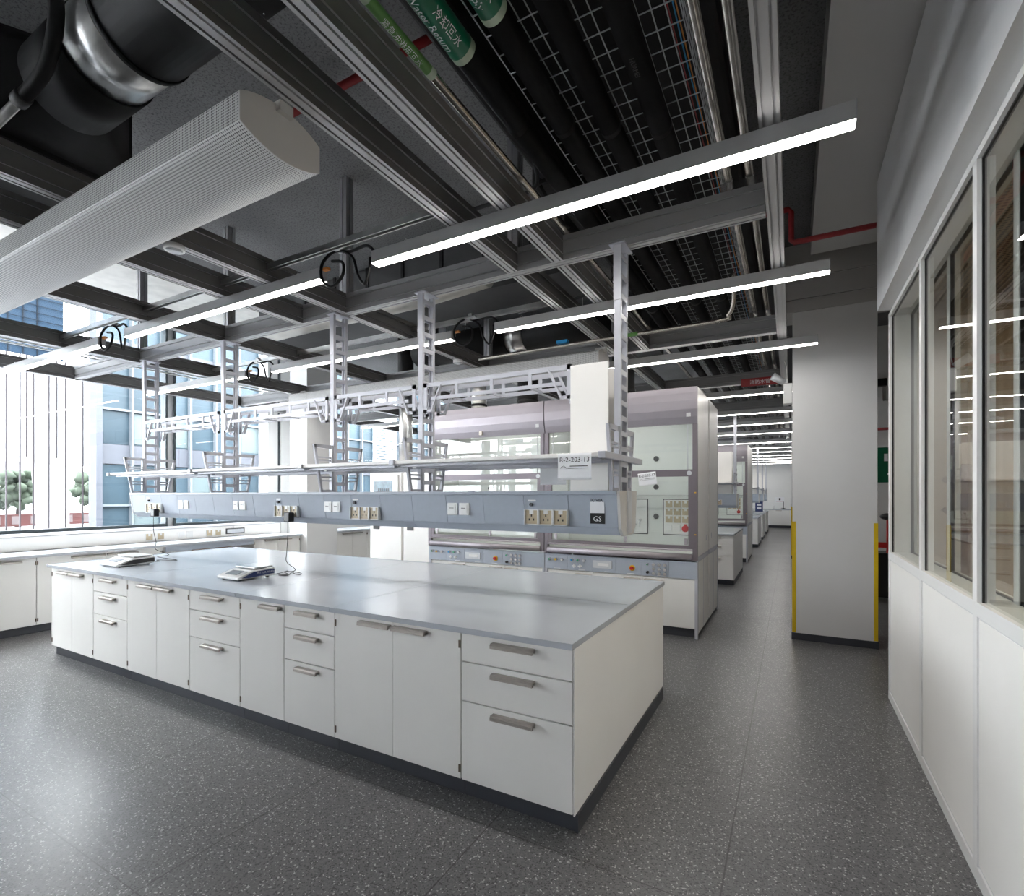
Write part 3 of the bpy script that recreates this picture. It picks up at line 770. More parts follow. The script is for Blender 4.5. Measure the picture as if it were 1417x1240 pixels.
    for x, z in ((.05, 1.20), (.12, 1.26)):
        part('tap', MB().cyl((x, .60, z), 'y', .014, .068, 10).tube([(x, .61, z), (x, .60, z - .03), (x, .60, z - .09)], [.010, .008, .004], 8), 'chrome', tb)
    for s in (-1, 1):
        part('warning_mark', MB().prism([(s * (W - .06), 1.30 + k) if i < 2 else (s * (W - .045), 1.308 + k) for k in (0,) for i in range(2)] + [(s * (W - .06), 1.316)], 'y', -.0385, -.0355) if False else MB().box(min(s * (W - .03), s * (W - .012)), max(s * (W - .03), s * (W - .012)), -.0375, -.0352, 1.14, 1.152).box(min(s * (W - .03), s * (W - .012)), max(s * (W - .03), s * (W - .012)), -.0375, -.0352, 1.60, 1.612), 'yellow_plastic', t)
    return t
h1 = fume_hood('mauve framed fume hood right behind the near service wing, beside the aisle', (-1.812, 5.83, 0))
h2 = copy_tree(h1); h2.location = (-3.654, 5.83, 0); h2['label'] = 'mauve framed fume hood left of the aisle side hood, next to the white control cabinets'
h3 = copy_tree(h1); h3.location = (-1.812, 7.52, 0); h3.rotation_euler.z = PI; h3['label'] = 'cream backed fume hood standing back to back behind the near aisle side hood'
h4 = copy_tree(h1); h4.location = (-1.812, 13.0, 0); h4['label'] = 'fume hood of the second row further down the aisle'
h5 = copy_tree(h1); h5.location = (-1.812, 14.69, 0); h5.rotation_euler.z = PI; h5['label'] = 'rear hood of the second row, back to back with the far aisle hood'

# ------------------------------------------------------------------ islands and wings further down the aisle
def far_island(y, k, lab):
    cabinet('drawer_unit', -1.512, .627, 'drawers', 'white drawer unit at the aisle end of ' + lab, 'drawer units down the aisle', loc_y=y + .04)
    cabinet('base_cabinet', -2.448, .936, 'double', 'white two door cabinet on the inner side of ' + lab, 'cabinets down the aisle', loc_y=y + .04)
    worktop(-2.46, -.872, y, y + 1.9, [], y + .95, 'grey worktop with a plain rim on ' + lab)
    e = thing('island_carcass', 'white end panel over a dark plinth on ' + lab, 'bench panel', (-1.66, y + 1, 0))
    part('end_panel', MB().box(.776, .782, -.96, .88, .09, .868), 'laminate', e)
    part('back_panel', MB().box(-.79, .775, -.09, .88, .09, .868), 'laminate', e)
    part('plinth', MB().box(-.78, .785, -.09, .86, 0, .089).box(.7765, .785, -.92, -.091, 0, .089), 'plinth', e)
isl = [(9.55, 'the second island from the front'), (16.9, 'the third island down the aisle'), (19.9, 'the fourth island down the aisle'), (22.9, 'the island nearest the end wall')]
for k, (y, lab) in enumerate(isl): far_island(y, k, lab)
for k, (y, lab) in enumerate(isl):
    t, WP2, ox2, oz2 = wing(-2.46, -.905, [-2.42, -.935], y + .95, 'grey blue service wing with a white upright panel over ' + lab, 'service wings further down the aisle')
    for xx in (-1.20, -1.80): socket_part(t, xx - ox2, 1.44 - oz2, yface(1.40))
    WP2('cover_panel', MB().box(-1.9, -.985, -.10, -.088, 1.607, 2.405).box(-1.9, -.985, .088, .10, 1.607, 2.405), 'laminate', bevel=.002)
# sink bench on the end wall
sb = thing('sink_bench', 'white two door sink bench under a grey top against the end wall', 'bench', (-.9, 27.3, 0))
part('body', MB().box(-1.6, 1.6, .02, .68, .13, .86), 'laminate', sb)
part('plinth', MB().box(-1.6, 1.6, .06, .68, 0, .129), 'plinth', sb)
part('worktop', MB().box(-1.62, 1.62, -.02, .69, .861, .90), 'worktop', sb)
for i in range(4):
    d = part('door', MB().box(-1.59 + i * .8, -.80 + i * .8, 0, .019, .135, .855), 'laminate', sb, .002)
    part('handle', handle_mb(-1.35 + i * .8, -1.1 + i * .8, 0, .83), 'handle', d)
tp = thing('sink_tap', 'tall grey laboratory tap on the end wall sink bench', 'tap', (-.33, 27.75, .90))
part('spout', MB().tube(smooth_path([(0, 0, 0), (0, 0, .30), (0, -.05, .34), (0, -.12, .30), (0, -.12, .24)]), .014, 10), 'duct_grey', tp)
part('base', MB().cyl((0, 0, 0), 'z', .05, .03, 16).box(-.11, .11, -.02, .02, .03, .05), 'duct_grey', tp)
bt = thing('soap_bottle', 'small white bottle on the end wall bench beside the tap', 'bottle', (-.75, 27.6, .90))
part('bottle_body', MB().cyl((0, 0, 0), 'z', .045, .15, 16), 'white_plastic', bt); part('cap', MB().cyl((0, 0, .15), 'z', .022, .05, 12), 'white_plastic', bt)
bt = thing('eyewash_nozzle', 'brass coloured eyewash nozzle at the right end of the end wall bench', 'eyewash', (.02, 27.6, .90))
part('stem', MB().tube(smooth_path([(0, 0, 0), (.0, 0, .10), (-.03, 0, .16), (.0, 0, .24)]), .018, 10), 'gold', bt); part('foot', MB().cyl((-.0, 0, 0), 'z', .05, .02, 14), 'gold', bt)
nt_ = thing('wall_notice', 'small white notice with a red line on the end wall above the sink bench', 'notice', (-.5, 27.99, 1.2))
part('board', MB().box(-.2, .2, -.008, 0, -.0, .28), 'paper', nt_); part('red_line', MB().box(-.16, .16, -.010, -.0082, .06, .075), 'red_plastic', nt_); part('symbol', MB().box(-.03, .04, -.010, -.0082, .12, .23), 'ink', nt_)
dv = thing('blue_cabinet_sign', 'blue sign plate with a white symbol on a bench at the far end', 'sign', (-1.15, 22.93, .9))
part('plate', MB().box(-.14, .14, 0, .02, 0, .42), 'navy', dv); part('symbol', MB().box(-.08, .08, -.002, -.0002, .10, .18).box(-.08, .08, -.002, -.0002, .24, .32), 'paper', dv)

# ------------------------------------------------------------------ window bench
GB = 'cabinets under the window bench'
by = [-1.85, -1.35, -.35, .52, 1.50, 2.46, 3.43]
lw = ['far behind the camera side', 'one', 'two', 'a', 'b', 'c']
lbw = ['white two door cabinet under the window bench, at the left picture edge', 'white two door cabinet under the window bench, left of the island end',
       'white two door cabinet under the window bench, behind the all white scale']
for (a, b), l in zip(((.50, 1.48), (1.48, 2.445), (2.445, 3.78)), lbw):
    cabinet('base_cabinet', 0, b - a, 'double', l, GB, depth=.52, origin=(-7.56, a, 0), facing=PI / 2, hw=.34)
cabinet('base_cabinet', 0, .87, 'double', 'white two door cabinet under the window bench, beside the square column', GB, depth=.52, origin=(-7.56, 5.12, 0), facing=PI / 2, hw=.24)
wb = thing('window_worktop', 'long grey worktop along the windows ending at the square column', 'worktop', (-7.8, 3, .87))
part('slab', MB().box(-.295, .31, -9, 2.99, 0, .030), 'worktop', wb, .002)
part('apron', MB().box(.26, .28, .79, 2.10, -.075, -.001), 'boom_blue', wb)
bx = thing('cardboard_box', 'brown and red cardboard box stored under the window bench', 'box', (-7.9, 4.72, 0))
part('carton', MB().box(-.15, .15, -.30, .30, .0, .74), 'cardboard', bx, .004)
part('printed_label', MB().box(.1505, .153, -.1, .12, .60, .66), 'red_plastic', bx)
part('printed_label', MB().box(.1505, .153, -.24, -.05, .66, .72), 'ink', bx)
for k, (y, m) in enumerate(((4.07, 's'), (4.20, 's'), (4.41, 'w'), (4.53, 'w'), (4.87, 's'), (5.02, 's'))):
    pass
ws = [(3.86, 's'), (4.01, 's'), (4.30, 'w'), (4.42, 'w'), (4.72, 's'), (4.86, 's')]
for k, (y, m) in enumerate(ws):
    if m == 's':
        t = thing('wall_socket', 'tan wall socket over the window bench, %s from the left' % ORD[[0, 1, 0, 0, 2, 3][k]], 'socket', (-8.10, y, .975), 'wall sockets over the window bench')
        part('plate', MB().box(0, .012, -.05, .05, -.05, .05), 'white_plastic', t, .002); part('socket_face', MB().box(.0121, .014, -.043, .043, -.043, .043), 'tan_plastic', t)
        part('tab', MB().box(.0141, .018, -.014, .014, .012, .043), 'white_plastic', t)
    else:
        t = thing('wall_switch', 'white double switch plate over the window bench, %s one' % ('left' if k == 2 else 'right'), 'switch', (-8.10, y, .975), 'switch plates over the window bench')
        part('plate', MB().box(0, .010, -.048, .048, -.048, .048), 'white_plastic', t, .002); part('rocker', MB().box(.0101, .0125, -.03, .03, -.03, .03), 'white_plastic', t)
t = thing('fuse_panel', 'small grey fuse window set in the panel above the window bench', 'fuse panel', (-8.10, 5.15, .985))
part('frame', MB().box(0, .012, -.16, .16, -.045, .045), 'duct_grey', t, .002); part('cover', MB().box(.0121, .016, -.14, .14, -.03, .03), 'mullion_light', t)
# second bench beyond the column
cabinet('base_cabinet', 0, .80, 'double', 'white two door cabinet beyond the square column, seen under the service wing', None, depth=.52, origin=(-7.56, 6.80, 0), facing=PI / 2, hw=.24)
wb = thing('window_worktop', 'short grey worktop beyond the square column', 'worktop', (-7.8, 9, .87))
part('slab', MB().box(-.295, .31, -2.26, 2, 0, .030), 'worktop', wb, .002)
cabinet('base_cabinet', 0, .9, 'double', 'white two door cabinet partly hidden behind the control cabinets', None, depth=.52, origin=(-7.56, 7.60, 0), facing=PI / 2, hw=.24)

# ------------------------------------------------------------------ control cabinets and their ducts
def control(x0, x1, label, screen):
    t = thing('control_cabinet', label, 'cabinet', ((x0 + x1) / 2, 5.83, 0))
    w = (x1 - x0) / 2
    part('body', MB().box(-w + .002, w - .002, .02, .75, .05, 1.93), 'laminate', t, .003)
    part('base', MB().box(-w + .02, w - .02, .05, .72, 0, .049), 'plinth', t)
    d = part('door', MB().box(-w + .006, w - .006, 0, .019, .07, 1.915), 'laminate', t, .003)
    part('latch', MB().box(-w + .08, -w + .20, -.012, 0, 1.055, 1.115), 'black_plastic', d, .003)
    if screen:
        f = part('display_frame', MB().box(-w + .05, w - .05, -.03, 0, 1.42, 1.88), 'white_plastic', t, .006)
        part('display', MB().box(-w + .12, w - .16, -.034, -.0302, 1.50, 1.79), 'screen', f)
        ct = MB()
        for i in range(6): ct.box(-w + .20 + i * .04, -w + .222 + i * .04, -.036, -.0342, 1.60, 1.68)
        part('display_symbol', ct, 'facade_glass', f)
        part('lock', MB().cyl((-w + .1, -.045, 1.60), 'y', .02, .015, 12), 'black_plastic', f)
    return t
control(-5.74, -5.10, 'tall white control cabinet with a lit blue green display, left of the hoods', True)
control(-5.07, -4.575, 'tall plain white cabinet squeezed between the display cabinet and the hoods', False)
for x, r, l in ((-5.38, .105, 'wide shiny galvanised pipe rising from the display cabinet'), (-4.85, .075, 'narrow shiny galvanised pipe rising from the plain white cabinet')):
    t = thing('exhaust_pipe', l, 'pipe', (x, 6.25, 1.93))
    part('pipe', MB().cyl((0, 0, 0), 'z', r, 1.5, 28), 'galvanised', t)
    part('clamp_ring', MB().cyl((0, 0, .45), 'z', r + .006, .03, 28).cyl((0, 0, 1.05), 'z', r + .006, .03, 28), 'galvanised', t)
    part('upper_duct', MB().cyl((0, 0, 1.50), 'z', r + .02, .8, 28), 'black_duct', t)
# black exhaust stubs above the hoods
for k, (x, y) in enumerate(((-4.0, 6.25), (-3.2, 6.25), (-2.5, 6.25), (-1.85, 6.25))):
    t = thing('exhaust_stub', 'round black duct rising from the hood row, %s from the control cabinets' % ORD[k], 'duct', (x, y, 2.766), 'black ducts rising from the near hoods')
    part('duct', MB().cyl((0, 0, 0), 'z', .14 if k % 2 else .11, .75, 24), 'black_duct' if k % 2 else 'galvanised', t)
    part('collar', MB().cyl((0, 0, .10), 'z', .15 if k % 2 else .12, .03, 24), 'black_duct', t)

# ------------------------------------------------------------------ ceiling profile grid
def extr(axis, a0, a1, c, z0=3.13, w=.08, h=.165):
    """slotted aluminium extrusion; c = centre on the other axis"""
    n = .006; q = .005
    p = []
    # underside with two slots, sides with two slots each
    def slot_line(u0, u1, v, outv, cs):   # along u from u0 to u1 at v; slots go inward
        r = [(u0, v)]
        for s in cs:
            d = 1 if u1 > u0 else -1
            r += [(s - d * q, v), (s - d * q, v + outv), (s + d * q, v + outv), (s + d * q, v)]
        return r
    hw = w / 2
    p += slot_line(-hw, hw, 0, .012, [-.02, .02])
    p += [(b, a) for a, b in slot_line(0, h, hw, -.012, [.04, .125])]
    p += slot_line(hw, -hw, h, -.012, [0])
    p += [(b, a) for a, b in slot_line(h, 0, -hw, .012, [.125, .04])]
    prof = [(c + a, z0 + b) for a, b in p]
    return MB().prism(prof, axis, a0, a1)
def beam(name, label, axis, a0, a1, c, z0=3.13, w=.08, h=.165, group=None):
    if axis == 'x': loc = ((a0 + a1) / 2, c, z0); mb = extr('x', a0 - loc[0], a1 - loc[0], 0, 0, w, h)
    else: loc = (c, (a0 + a1) / 2, z0); mb = extr('y', a0 - loc[1], a1 - loc[1], 0, 0, w, h)
    o = part(name, mb, 'alu', None, 0, loc); tag(o, label, 'ceiling beam', group)
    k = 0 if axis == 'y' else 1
    o.data.materials.append(MATS['alu_shade_y' if axis == 'y' else 'alu_shade_x'])  # shade on the beam sides is put into their colour, per axis
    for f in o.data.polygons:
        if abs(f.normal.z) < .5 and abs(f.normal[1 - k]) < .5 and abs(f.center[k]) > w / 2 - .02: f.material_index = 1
    return o
GX = 'slotted aluminium ceiling beams'
xb = [3.13, 5.46, 7.8, 10.15, 12.5, 14.85, 17.2, 19.55, 21.9, 24.25]
xl = [-.06 - .02] 
for k, y in enumerate(xb):
    x0 = -8.36 if k < 3 else -2.6
    lab = ['slotted aluminium beam that carries the near service wing, running from the windows to the partition side', 'slotted aluminium cross beam above the front edge of the near fume hoods'][k] if k < 2 else 'slotted aluminium cross beam, %s one behind the service wing beam' % ORD[k - 1]
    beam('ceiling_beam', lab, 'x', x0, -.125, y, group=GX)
ycols = [(-.08, 'nearest the partition'), (-1.70, 'second from the partition'), (-3.355, 'above the middle of the island'), (-5.06, 'above the scales'), (-6.72, 'second from the windows'), (-8.42, 'right by the windows')]
pls = {(0): 'between the camera and the service wing beam', 1: 'between the service wing and the fume hoods', 2: 'above the near fume hoods', 3: 'behind the near fume hoods'}
for k, (x, l) in enumerate(ycols):
    ysp = [(-1.0, xb[0] - .042)] + [(xb[i] + .042, xb[i + 1] - .042) for i in range(3)]
    if x == -.08: ysp = [(-1.0, 25.0)]
    for j, (a, b) in enumerate(ysp):
        if x == -.08: lb = 'long slotted aluminium beam running the whole aisle, closest to the partition'
        elif x == -8.42: lb = 'slotted aluminium beam right by the windows, %s' % pls[j]
        else: lb = 'slotted aluminium beam %s, %s' % (l, pls[j])
        if x == -8.42: a, b = a - (.0 if j == 0 else .08), b + .08
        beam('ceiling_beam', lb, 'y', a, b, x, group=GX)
# extra rails (A, and the one left of the middle bay)
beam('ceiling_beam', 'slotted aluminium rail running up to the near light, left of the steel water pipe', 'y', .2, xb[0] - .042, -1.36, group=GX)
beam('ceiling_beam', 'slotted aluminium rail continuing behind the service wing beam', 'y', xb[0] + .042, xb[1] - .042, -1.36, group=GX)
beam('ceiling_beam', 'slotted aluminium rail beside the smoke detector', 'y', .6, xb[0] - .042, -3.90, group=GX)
# hangers
for k, (x, y, l) in enumerate(((-3.355, 3.13, 'left of the second light'), (-5.02, 3.13, 'near the scales'), (-1.70, 3.13, 'beside the black insulated pipes'), (-6.72, 3.13, 'nearest the windows'), (-3.355, 5.46, 'behind the second light'), (-1.70, 5.46, 'behind the service wing'))):
    o = part('hanger_profile', extr('x', 0, .01, 0, 0, .08, .08) if False else MB().prism([(-.04, -.04), (-.008, -.04), (-.008, -.03), (.008, -.03), (.008, -.04), (.04, -.04), (.04, -.008), (.03, -.008), (.03, .008), (.04, .008), (.04, .04), (-.04, .04), (-.04, .008), (-.03, .008), (-.03, -.008), (-.04, -.008)], 'z', 0, SLAB - 3.295), 'alu_side', None, 0, (x, y, 3.295))
    tag(o, 'vertical slotted hanger profile rising to the concrete, ' + l, 'hanger', 'vertical hangers of the beam grid')
# C-channel struts that hold the lights
def strut(x0, x1, y, z, label):
    cx = (x0 + x1) / 2
    o = part('strut_channel', MB().prism([(-.02, 0), (-.012, 0), (-.012, .008), (-.016, .008), (-.016, .036), (.016, .036), (.016, .008), (.012, .008), (.012, 0), (.02, 0), (.02, .04), (-.02, .04)], 'x', x0 - cx, x1 - cx), 'galvanised', None, 0, (cx, y, z))
    tag(o, label, 'strut', 'thin strut channels above the lights')
for yy, nm in ((2.36, 'nearest'), (3.95, 'second')):
    for a, b, l in ((-3.31, -1.75, 'right hand'), (-5.01, -3.40, 'middle'), (-6.67, -5.11, 'window side')):
        strut(a, b, yy, 3.205, '%s thin galvanised channel above the %s row of lights' % (l, nm))

# ------------------------------------------------------------------ linear lights
def lamp_obj(x0, x1, y, label, group):
    cx = (x0 + x1) / 2; L = (x1 - x0) / 2
    t = thing('linear_light', label, 'light', (cx, y, 3.046), group)
    part('housing', MB().box(-L + .003, L - .003, -.033, .033, .004, .080), 'light_housing', t, .001)
    for e in (-L, L - .003): part('end_plate', MB().box(e, e + .003, -.034, .034, .0, .081), 'alu_side', t)
    part('diffuser', MB().box(-L + .004, L - .004, -.030, .030, -.001, .0039), 'lamp', t)
    for x in (-L * .8, L * .8): part('hanging_eye', MB().tube([(x - .015, 0, .08), (x - .012, 0, .10), (x, 0, .108), (x + .012, 0, .10), (x + .015, 0, .08)], .0025, 6), 'galvanised', t)
    return t
rows = [2.41, 3.93, 5.72, 8.2, 10.1, 11.7, 13.5, 15.9, 17.7, 19.4, 21.2, 23.0, 24.8, 26.6]
proto = lamp_obj(-2.33, .225, rows[0], 'x', 'linear ceiling lights')
posn = ['partition side', 'middle', 'window side']
for k, y in enumerate(rows):
    for j, (a, b) in enumerate(((-2.33, .225), (-5.43, -2.80), (-8.30, -5.93))):
        if k >= 4 and j > 0: continue
        if k == 0 and j == 0: o = proto
        elif j == 0: o = copy_tree(proto); o.location = ((a + b) / 2, y, 3.046)
        elif k == 0: o = lamp_obj(a, b, y, '', 'linear ceiling lights'); (globals().__setitem__('pm%d' % j, o))
        else: o = copy_tree(globals()['pm%d' % j]); o.location = ((a + b) / 2, y, 3.046)
        o['group'] = 'linear ceiling lights'
        rowname = 'the nearest row' if k == 0 else 'the %s row from the front' % ORD[k]
        o['label'] = 'lit white linear light, %s one of %s' % (posn[j], rowname) if k < 4 else 'lit white linear light crossing the aisle in ' + rowname
for k, y in enumerate((.05, -1.5, -3.2, -4.9)):
    o = copy_tree(proto); o.location = (-6.4, y, 3.046); o['label'] = 'lit white linear light behind the viewpoint on the window side, %s back' % ORD[k]

# cable loops at the light joints
def loop(x, y, label):
    t = thing('light_cable', label, 'cable', (x, y, 3.13), 'looped cables between the linear lights')
    pts = [(.30, 0, -.01), (.22, .0, .06), (.05, .02, .07), (-.08, .0, .09), (-.17, -.02, .02), (-.16, -.03, -.09), (-.07, -.03, -.16), (.02, -.02, -.10), (.0, 0, .0), (-.1, .0, .03)]
    part('conduit', MB().tube(smooth_path(pts), .010, 8), 'black_rubber', t)
    pts = [(-.04, .0, .10), (.07, .02, .03), (.12, .02, -.10), (.20, .0, -.18), (.24, 0, -.10), (.25, 0, -.02)]
    part('conduit', MB().tube(smooth_path(pts), .009, 8), 'black_rubber', t)
    part('clamp', MB().box(-.06, .06, -.03, .03, .085, .10).box(-.02, .02, -.02, .02, .10, .13), 'galvanised', t)
    part('wire_joint', MB().box(-.19, -.13, -.015, .015, -.02, -.005), 'cable_orange', t)
loop(-2.62, 2.41, 'black looped cable in the nearest row of lights, beside the perforated unit')
loop(-5.72, 2.41, 'black looped cable at the window side gap of the nearest row of lights')
loop(-2.60, 3.93, 'black looped cable at the gap in the second row of lights')
loop(-5.72, 3.93, 'black looped cable at the window side gap of the second row of lights')

# ------------------------------------------------------------------ perforated chilled beams
def chilled(x0, x1, y0, y1, zt, zb, label):
    cy = (y0 + y1) / 2; hw = (y1 - y0) / 2; cx = (x0 + x1) / 2
    t = thing('perforated_air_unit', label, 'ceiling air unit', (cx, cy, zb))
    H = zt - zb; N_ = 12
    def arc(s0, z0, s1, z1, bulge):
        return [(s0 + (s1 - s0) * k / N_, z0 + (z1 - z0) * k / N_ + bulge * math.sin(PI * k / N_) ** .8) for k in range(N_ + 1)]
    prof = [(-hw, H), (-hw, 0)] + arc(-hw, 0, hw, 0, -.048)[1:-1] + [(hw, 0), (hw, H)] + arc(hw, H, -hw, H, .050)[1:-1]
    # skin with metric UVs
    n = len(prof); v = [(x, a, b) for x in (x0 - cx, x1 - cx) for a, b in prof]
    me = bpy.data.meshes.new('perforated_skin')
    me.from_pydata(v, [], [(i, (i + 1) % n, (i + 1) % n + n, i + n) for i in range(n)])
    acc = [0]
    for i in range(n): acc.append(acc[-1] + math.dist(prof[i], prof[(i + 1) % n]))
    uvl = me.uv_layers.new(name='UVMap')
    for i, pl in enumerate(me.polygons):
        for li, (u, q) in zip(pl.loop_indices, ((x0, acc[i]), (x0, acc[i + 1]), (x1, acc[i + 1]), (x1, acc[i]))): uvl.data[li].uv = (u, q)
        pl.use_smooth = i not in (0, N_ + 1)
    me.materials.append(MATS['perforated_white'])
    link(bpy.data.objects.new('perforated_skin', me), t)
    for xe, s in ((x0, -1), (x1, 1)):
        a, b = sorted((xe - cx, xe - cx + s * .006))
        pr2 = [(p_ * 1.004, q_ + (q_ - .06) * .004) for p_, q_ in prof]
        part('end_plate', MB().prism(pr2, 'x', a, b), 'boom_end', t)
    for q in (x1 - .05, (x0 + x1) / 2, x0 + .1): part('bracket', MB().box(q - cx - .03, q - cx + .08, -.03, .03, H + .02, 3.13 - zb), 'boom_end', t)
    jt = MB()
    for q in (-2.0,): jt.box(q - .002, q + .002, -hw - .001, -hw, .0, H)
    part('panel_joint', jt, 'boom_end', t)
    return t
chilled(-6.2, -1.78, 1.147, 1.505, 3.07, 2.961, 'large white perforated air unit hanging in the upper left corner')
chilled(-6.5, -1.73, 4.96, 5.30, 3.055, 2.945, 'white perforated air unit hanging behind the service wing trusses')

# smoke detectors
def detector(x, y, z, label):
    t = thing('smoke_detector', label, 'smoke detector', (x, y, z), None)
    part('base', MB().cyl((0, 0, -.03), 'z', .058, .03, 24), 'white_plastic', t)
    part('sensor', MB().cyl((0, 0, -.042), 'z', .028, .0118, 20, .045), 'mullion_light', t)
detector(-3.355, 1.74, 3.129, 'round white smoke detector under a beam beside the large perforated unit')
detector(-3.355, 4.80, 3.129, 'round white smoke detector under a beam behind the service wing')

# ------------------------------------------------------------------ pipes and trays above the grid
def ypipe(x, z, r, y0, y1, mat, name, label, cat='pipe', group=None):
    t = thing(name, label, cat, (x, (y0 + y1) / 2, z), group)
    part('pipe', MB().cyl((0, y0 - (y0 + y1) / 2, 0), 'y', r, y1 - y0, 24), mat, t)
    return t
PZ = 3.42
gp = 'black insulated pipes over the beam grid'
def band(t, yc, x, z, r, y0, y1, mat, txts, name='marking_sleeve', tsize=.05, reverse=False):
    part(name, MB().tube([(0, y0 - yc, 0), (0, y1 - yc, 0)], r + .002, 28, False), mat, t)
    for e in (y0, y1): part('sleeve_edge', MB().tube([(0, e - .016 - yc, 0), (0, e + .016 - yc, 0)], r + .0035, 28, False), 'label_stripe', t)
    for body, size, ang in txts:
        # text runs along y, letters curve round the pipe, facing down and towards -x
        R = r + .0035
        def fn(u, w, tt):
            a = ang + (w - size * .35) / R
            return (-R * math.cos(a), (y1 - .06 - yc) + u, -R * math.sin(a))
        text_part('lettering', body, size, 'paper', t, fn, align='RIGHT', depth=0)
pls2 = [(-1.19, .052, 'nearest the steel pipe, with a dark green return sleeve'), (-.99, .052, 'second from the steel pipe, with a dark green supply sleeve'), (-.79, .050, 'third from the steel pipe'), (-.57, .052, 'closest to the partition')]
for k, (x, r, l) in enumerate(pls2):
    t = ypipe(x, PZ + .0, r, -.5, 20.5, 'black_rubber', 'insulated_pipe', 'black insulated pipe ' + l, 'pipe', gp)
    yc = 10.0
    if k == 0: band(t, yc, x, PZ, r, .7, 1.73, 'green_label', [('Cooling Water Return', .046, 1.35), ('冷却回水', .042, 2.25)])
    if k == 1: band(t, yc, x, PZ, r, .6, 1.64, 'green_label', [('Cooling Water Supply', .046, 1.45), ('冷却供水', .042, 2.35)])
    if k == 3:
        def fn3(u, w, tt, R=r + .001): a = 1.3 + w / R; return (-R * math.cos(a), 2.16 - yc + u, -R * math.sin(a))
        text_part('lettering', 'HUAMEI', .03, 'duct_grey', t, fn3, align='RIGHT', depth=0)
    for y in (2.2 + k * .12, 3.6, 5.0, 6.6, 8.2, 10.3): part('insulation_joint', MB().tube([(0, y - yc, 0), (0, y + .03 - yc, 0)], r + .002, 24, False), 'black_duct', t)
# steel service pipes
t = ypipe(-1.30, 3.318, .019, -.5, 12, 'steel_pipe', 'steel_pipe', 'thin steel water pipe with a light green lettered sleeve beside a rail')
band(t, 5.75, 0, 0, .019, 1.29, 1.66, 'green_light', [('紧急冲淋用回水', .032, 1.75)], tsize=.03)
for x, l in ((-.315, 'left one of the pair'), (-.205, 'right one of the pair')):
    t = ypipe(x, 3.38, .020, -.5, 22, 'steel_pipe', 'steel_pipe', 'bare stainless pipe beside the partition side beam, ' + l)
    for y in xb[:6]: part('pipe_clamp', MB().cyl((0, y - .008 - 10.75, 0), 'y', .025, .016, 16).box(-.04, .04, y - .0081 - 10.75, y + .0081 - 10.75, -.084, -.02), 'chrome', t)
# cross pipe with a bend near the second beam
t = thing('steel_pipe', 'bent stainless pipe crossing towards the partition behind the second light', 'pipe', (-1.5, 4.6, 3.2))
part('pipe', MB().tube(smooth_path([(-1.6, .25, -.08), (-.4, .22, -.08), (.9, .20, -.08), (1.02, .17, -.05), (1.07, .10, .05), (1.07, .0, .24)], 5), .019, 12), 'steel_pipe', t)
part('marking_sleeve', MB().tube([(.0, .212, -.08), (.22, .208, -.08)], .0205, 14, False), 'green_light', t)
part('valve', MB().box(-.62, -.5, .19, .24, -.06, -.03), 'blue_plastic', t)

# wire mesh cable tray over the pipes
tr = thing('mesh_cable_tray', 'wide galvanised wire mesh cable tray above the black insulated pipes', 'cable tray', (-.82, 10, 3.50))
mb = MB(); yy0, yy1 = -10.4, 10.5
xw0, xw1 = -.30, .44
n = 15
for i in range(n):
    x = xw0 + (xw1 - xw0) * i / (n - 1); mb.box(x - .0022, x + .0022, yy0, yy1, -.0022, .0022)
for s, xx in ((1, xw1),):
    for z in (.04, .08, .12): mb.box(xx - .0022, xx + .0022, yy0, yy1, z - .0022, z + .0022)
part('long_wire', mb, 'mesh_wire', tr)
mb = MB(); y = yy0
while y < yy1:
    mb.box(xw0, xw1, y - .002, y + .002, -.0062, -.0024).box(xw1 - .002, xw1 + .002, y - .002, y + .002, -.006, .14); y += .105
part('cross_wire', mb, 'mesh_wire', tr)
for k, (xx, m) in enumerate(((xw1 - .02, 'cable_orange'), (xw1 - .035, 'blue_plastic'), (xw1 - .05, 'red_paint'))):
    o = part('loose_wire', MB().tube([(xx + random.uniform(-.006, .006), yy0 + (yy1 - yy0) * q / 30, .03 + random.uniform(0, .05)) for q in range(31)], .003, 5), m, None, 0, (-.82, 10, 3.50))
    tag(o, '%s wire running along the right edge of the mesh tray' % ('orange', 'blue', 'red')[k], 'wire')
# broad black air duct above the tray
o = part('air_duct', MB().box(-.50, .50, -10.5, 11, 0, .38), 'black_duct', None, .03, (-.80, 10, 3.86)); tag(o, 'wide black insulated air duct running above the mesh tray', 'duct')
# insulated flat duct left of the pipes, with a step
t = thing('air_duct', 'black lagged duct with a raised collar just left of the insulated pipes', 'duct', (-1.42, 3, 3.62))
part('duct', MB().box(-.02, .16, -3.5, .0, .02, .22), 'black_duct', t, .02)
part('collar', MB().box(-.09, .17, -.001, .35, .0, .24), 'black_duct', t, .02)
part('duct_end', MB().box(-.02, .16, .351, 4, .03, .2), 'black_duct', t, .02)

# red sprinkler pipes
t = thing('sprinkler_pipe', 'red sprinkler pipe crossing under the concrete near the lettered green pipes', 'pipe', (-2.5, 2.28, 4.16))
part('pipe', MB().cyl((-3.8, 0, 0), 'x', .024, 4.8, 16), 'red_paint', t)
t = thing('sprinkler_pipe', 'red sprinkler pipe stepping down beside the painted soffit', 'pipe', (0, 4.75, 3.75))
part('pipe', MB().tube([(-.27, 0, .18), (-.02, 0, .18), (.0, 0, .15), (.0, 0, -.08), (.02, 0, -.10), (.57, 0, -.10)], .022, 14), 'red_paint', t)
t = thing('sprinkler_pipe', 'long dark red pipe running parallel to the partition side beam', 'pipe', (-.09, 10, 3.9))
part('pipe', MB().cyl((-.03, -9, 0), 'y', .03, 18, 14), 'red_paint', t)

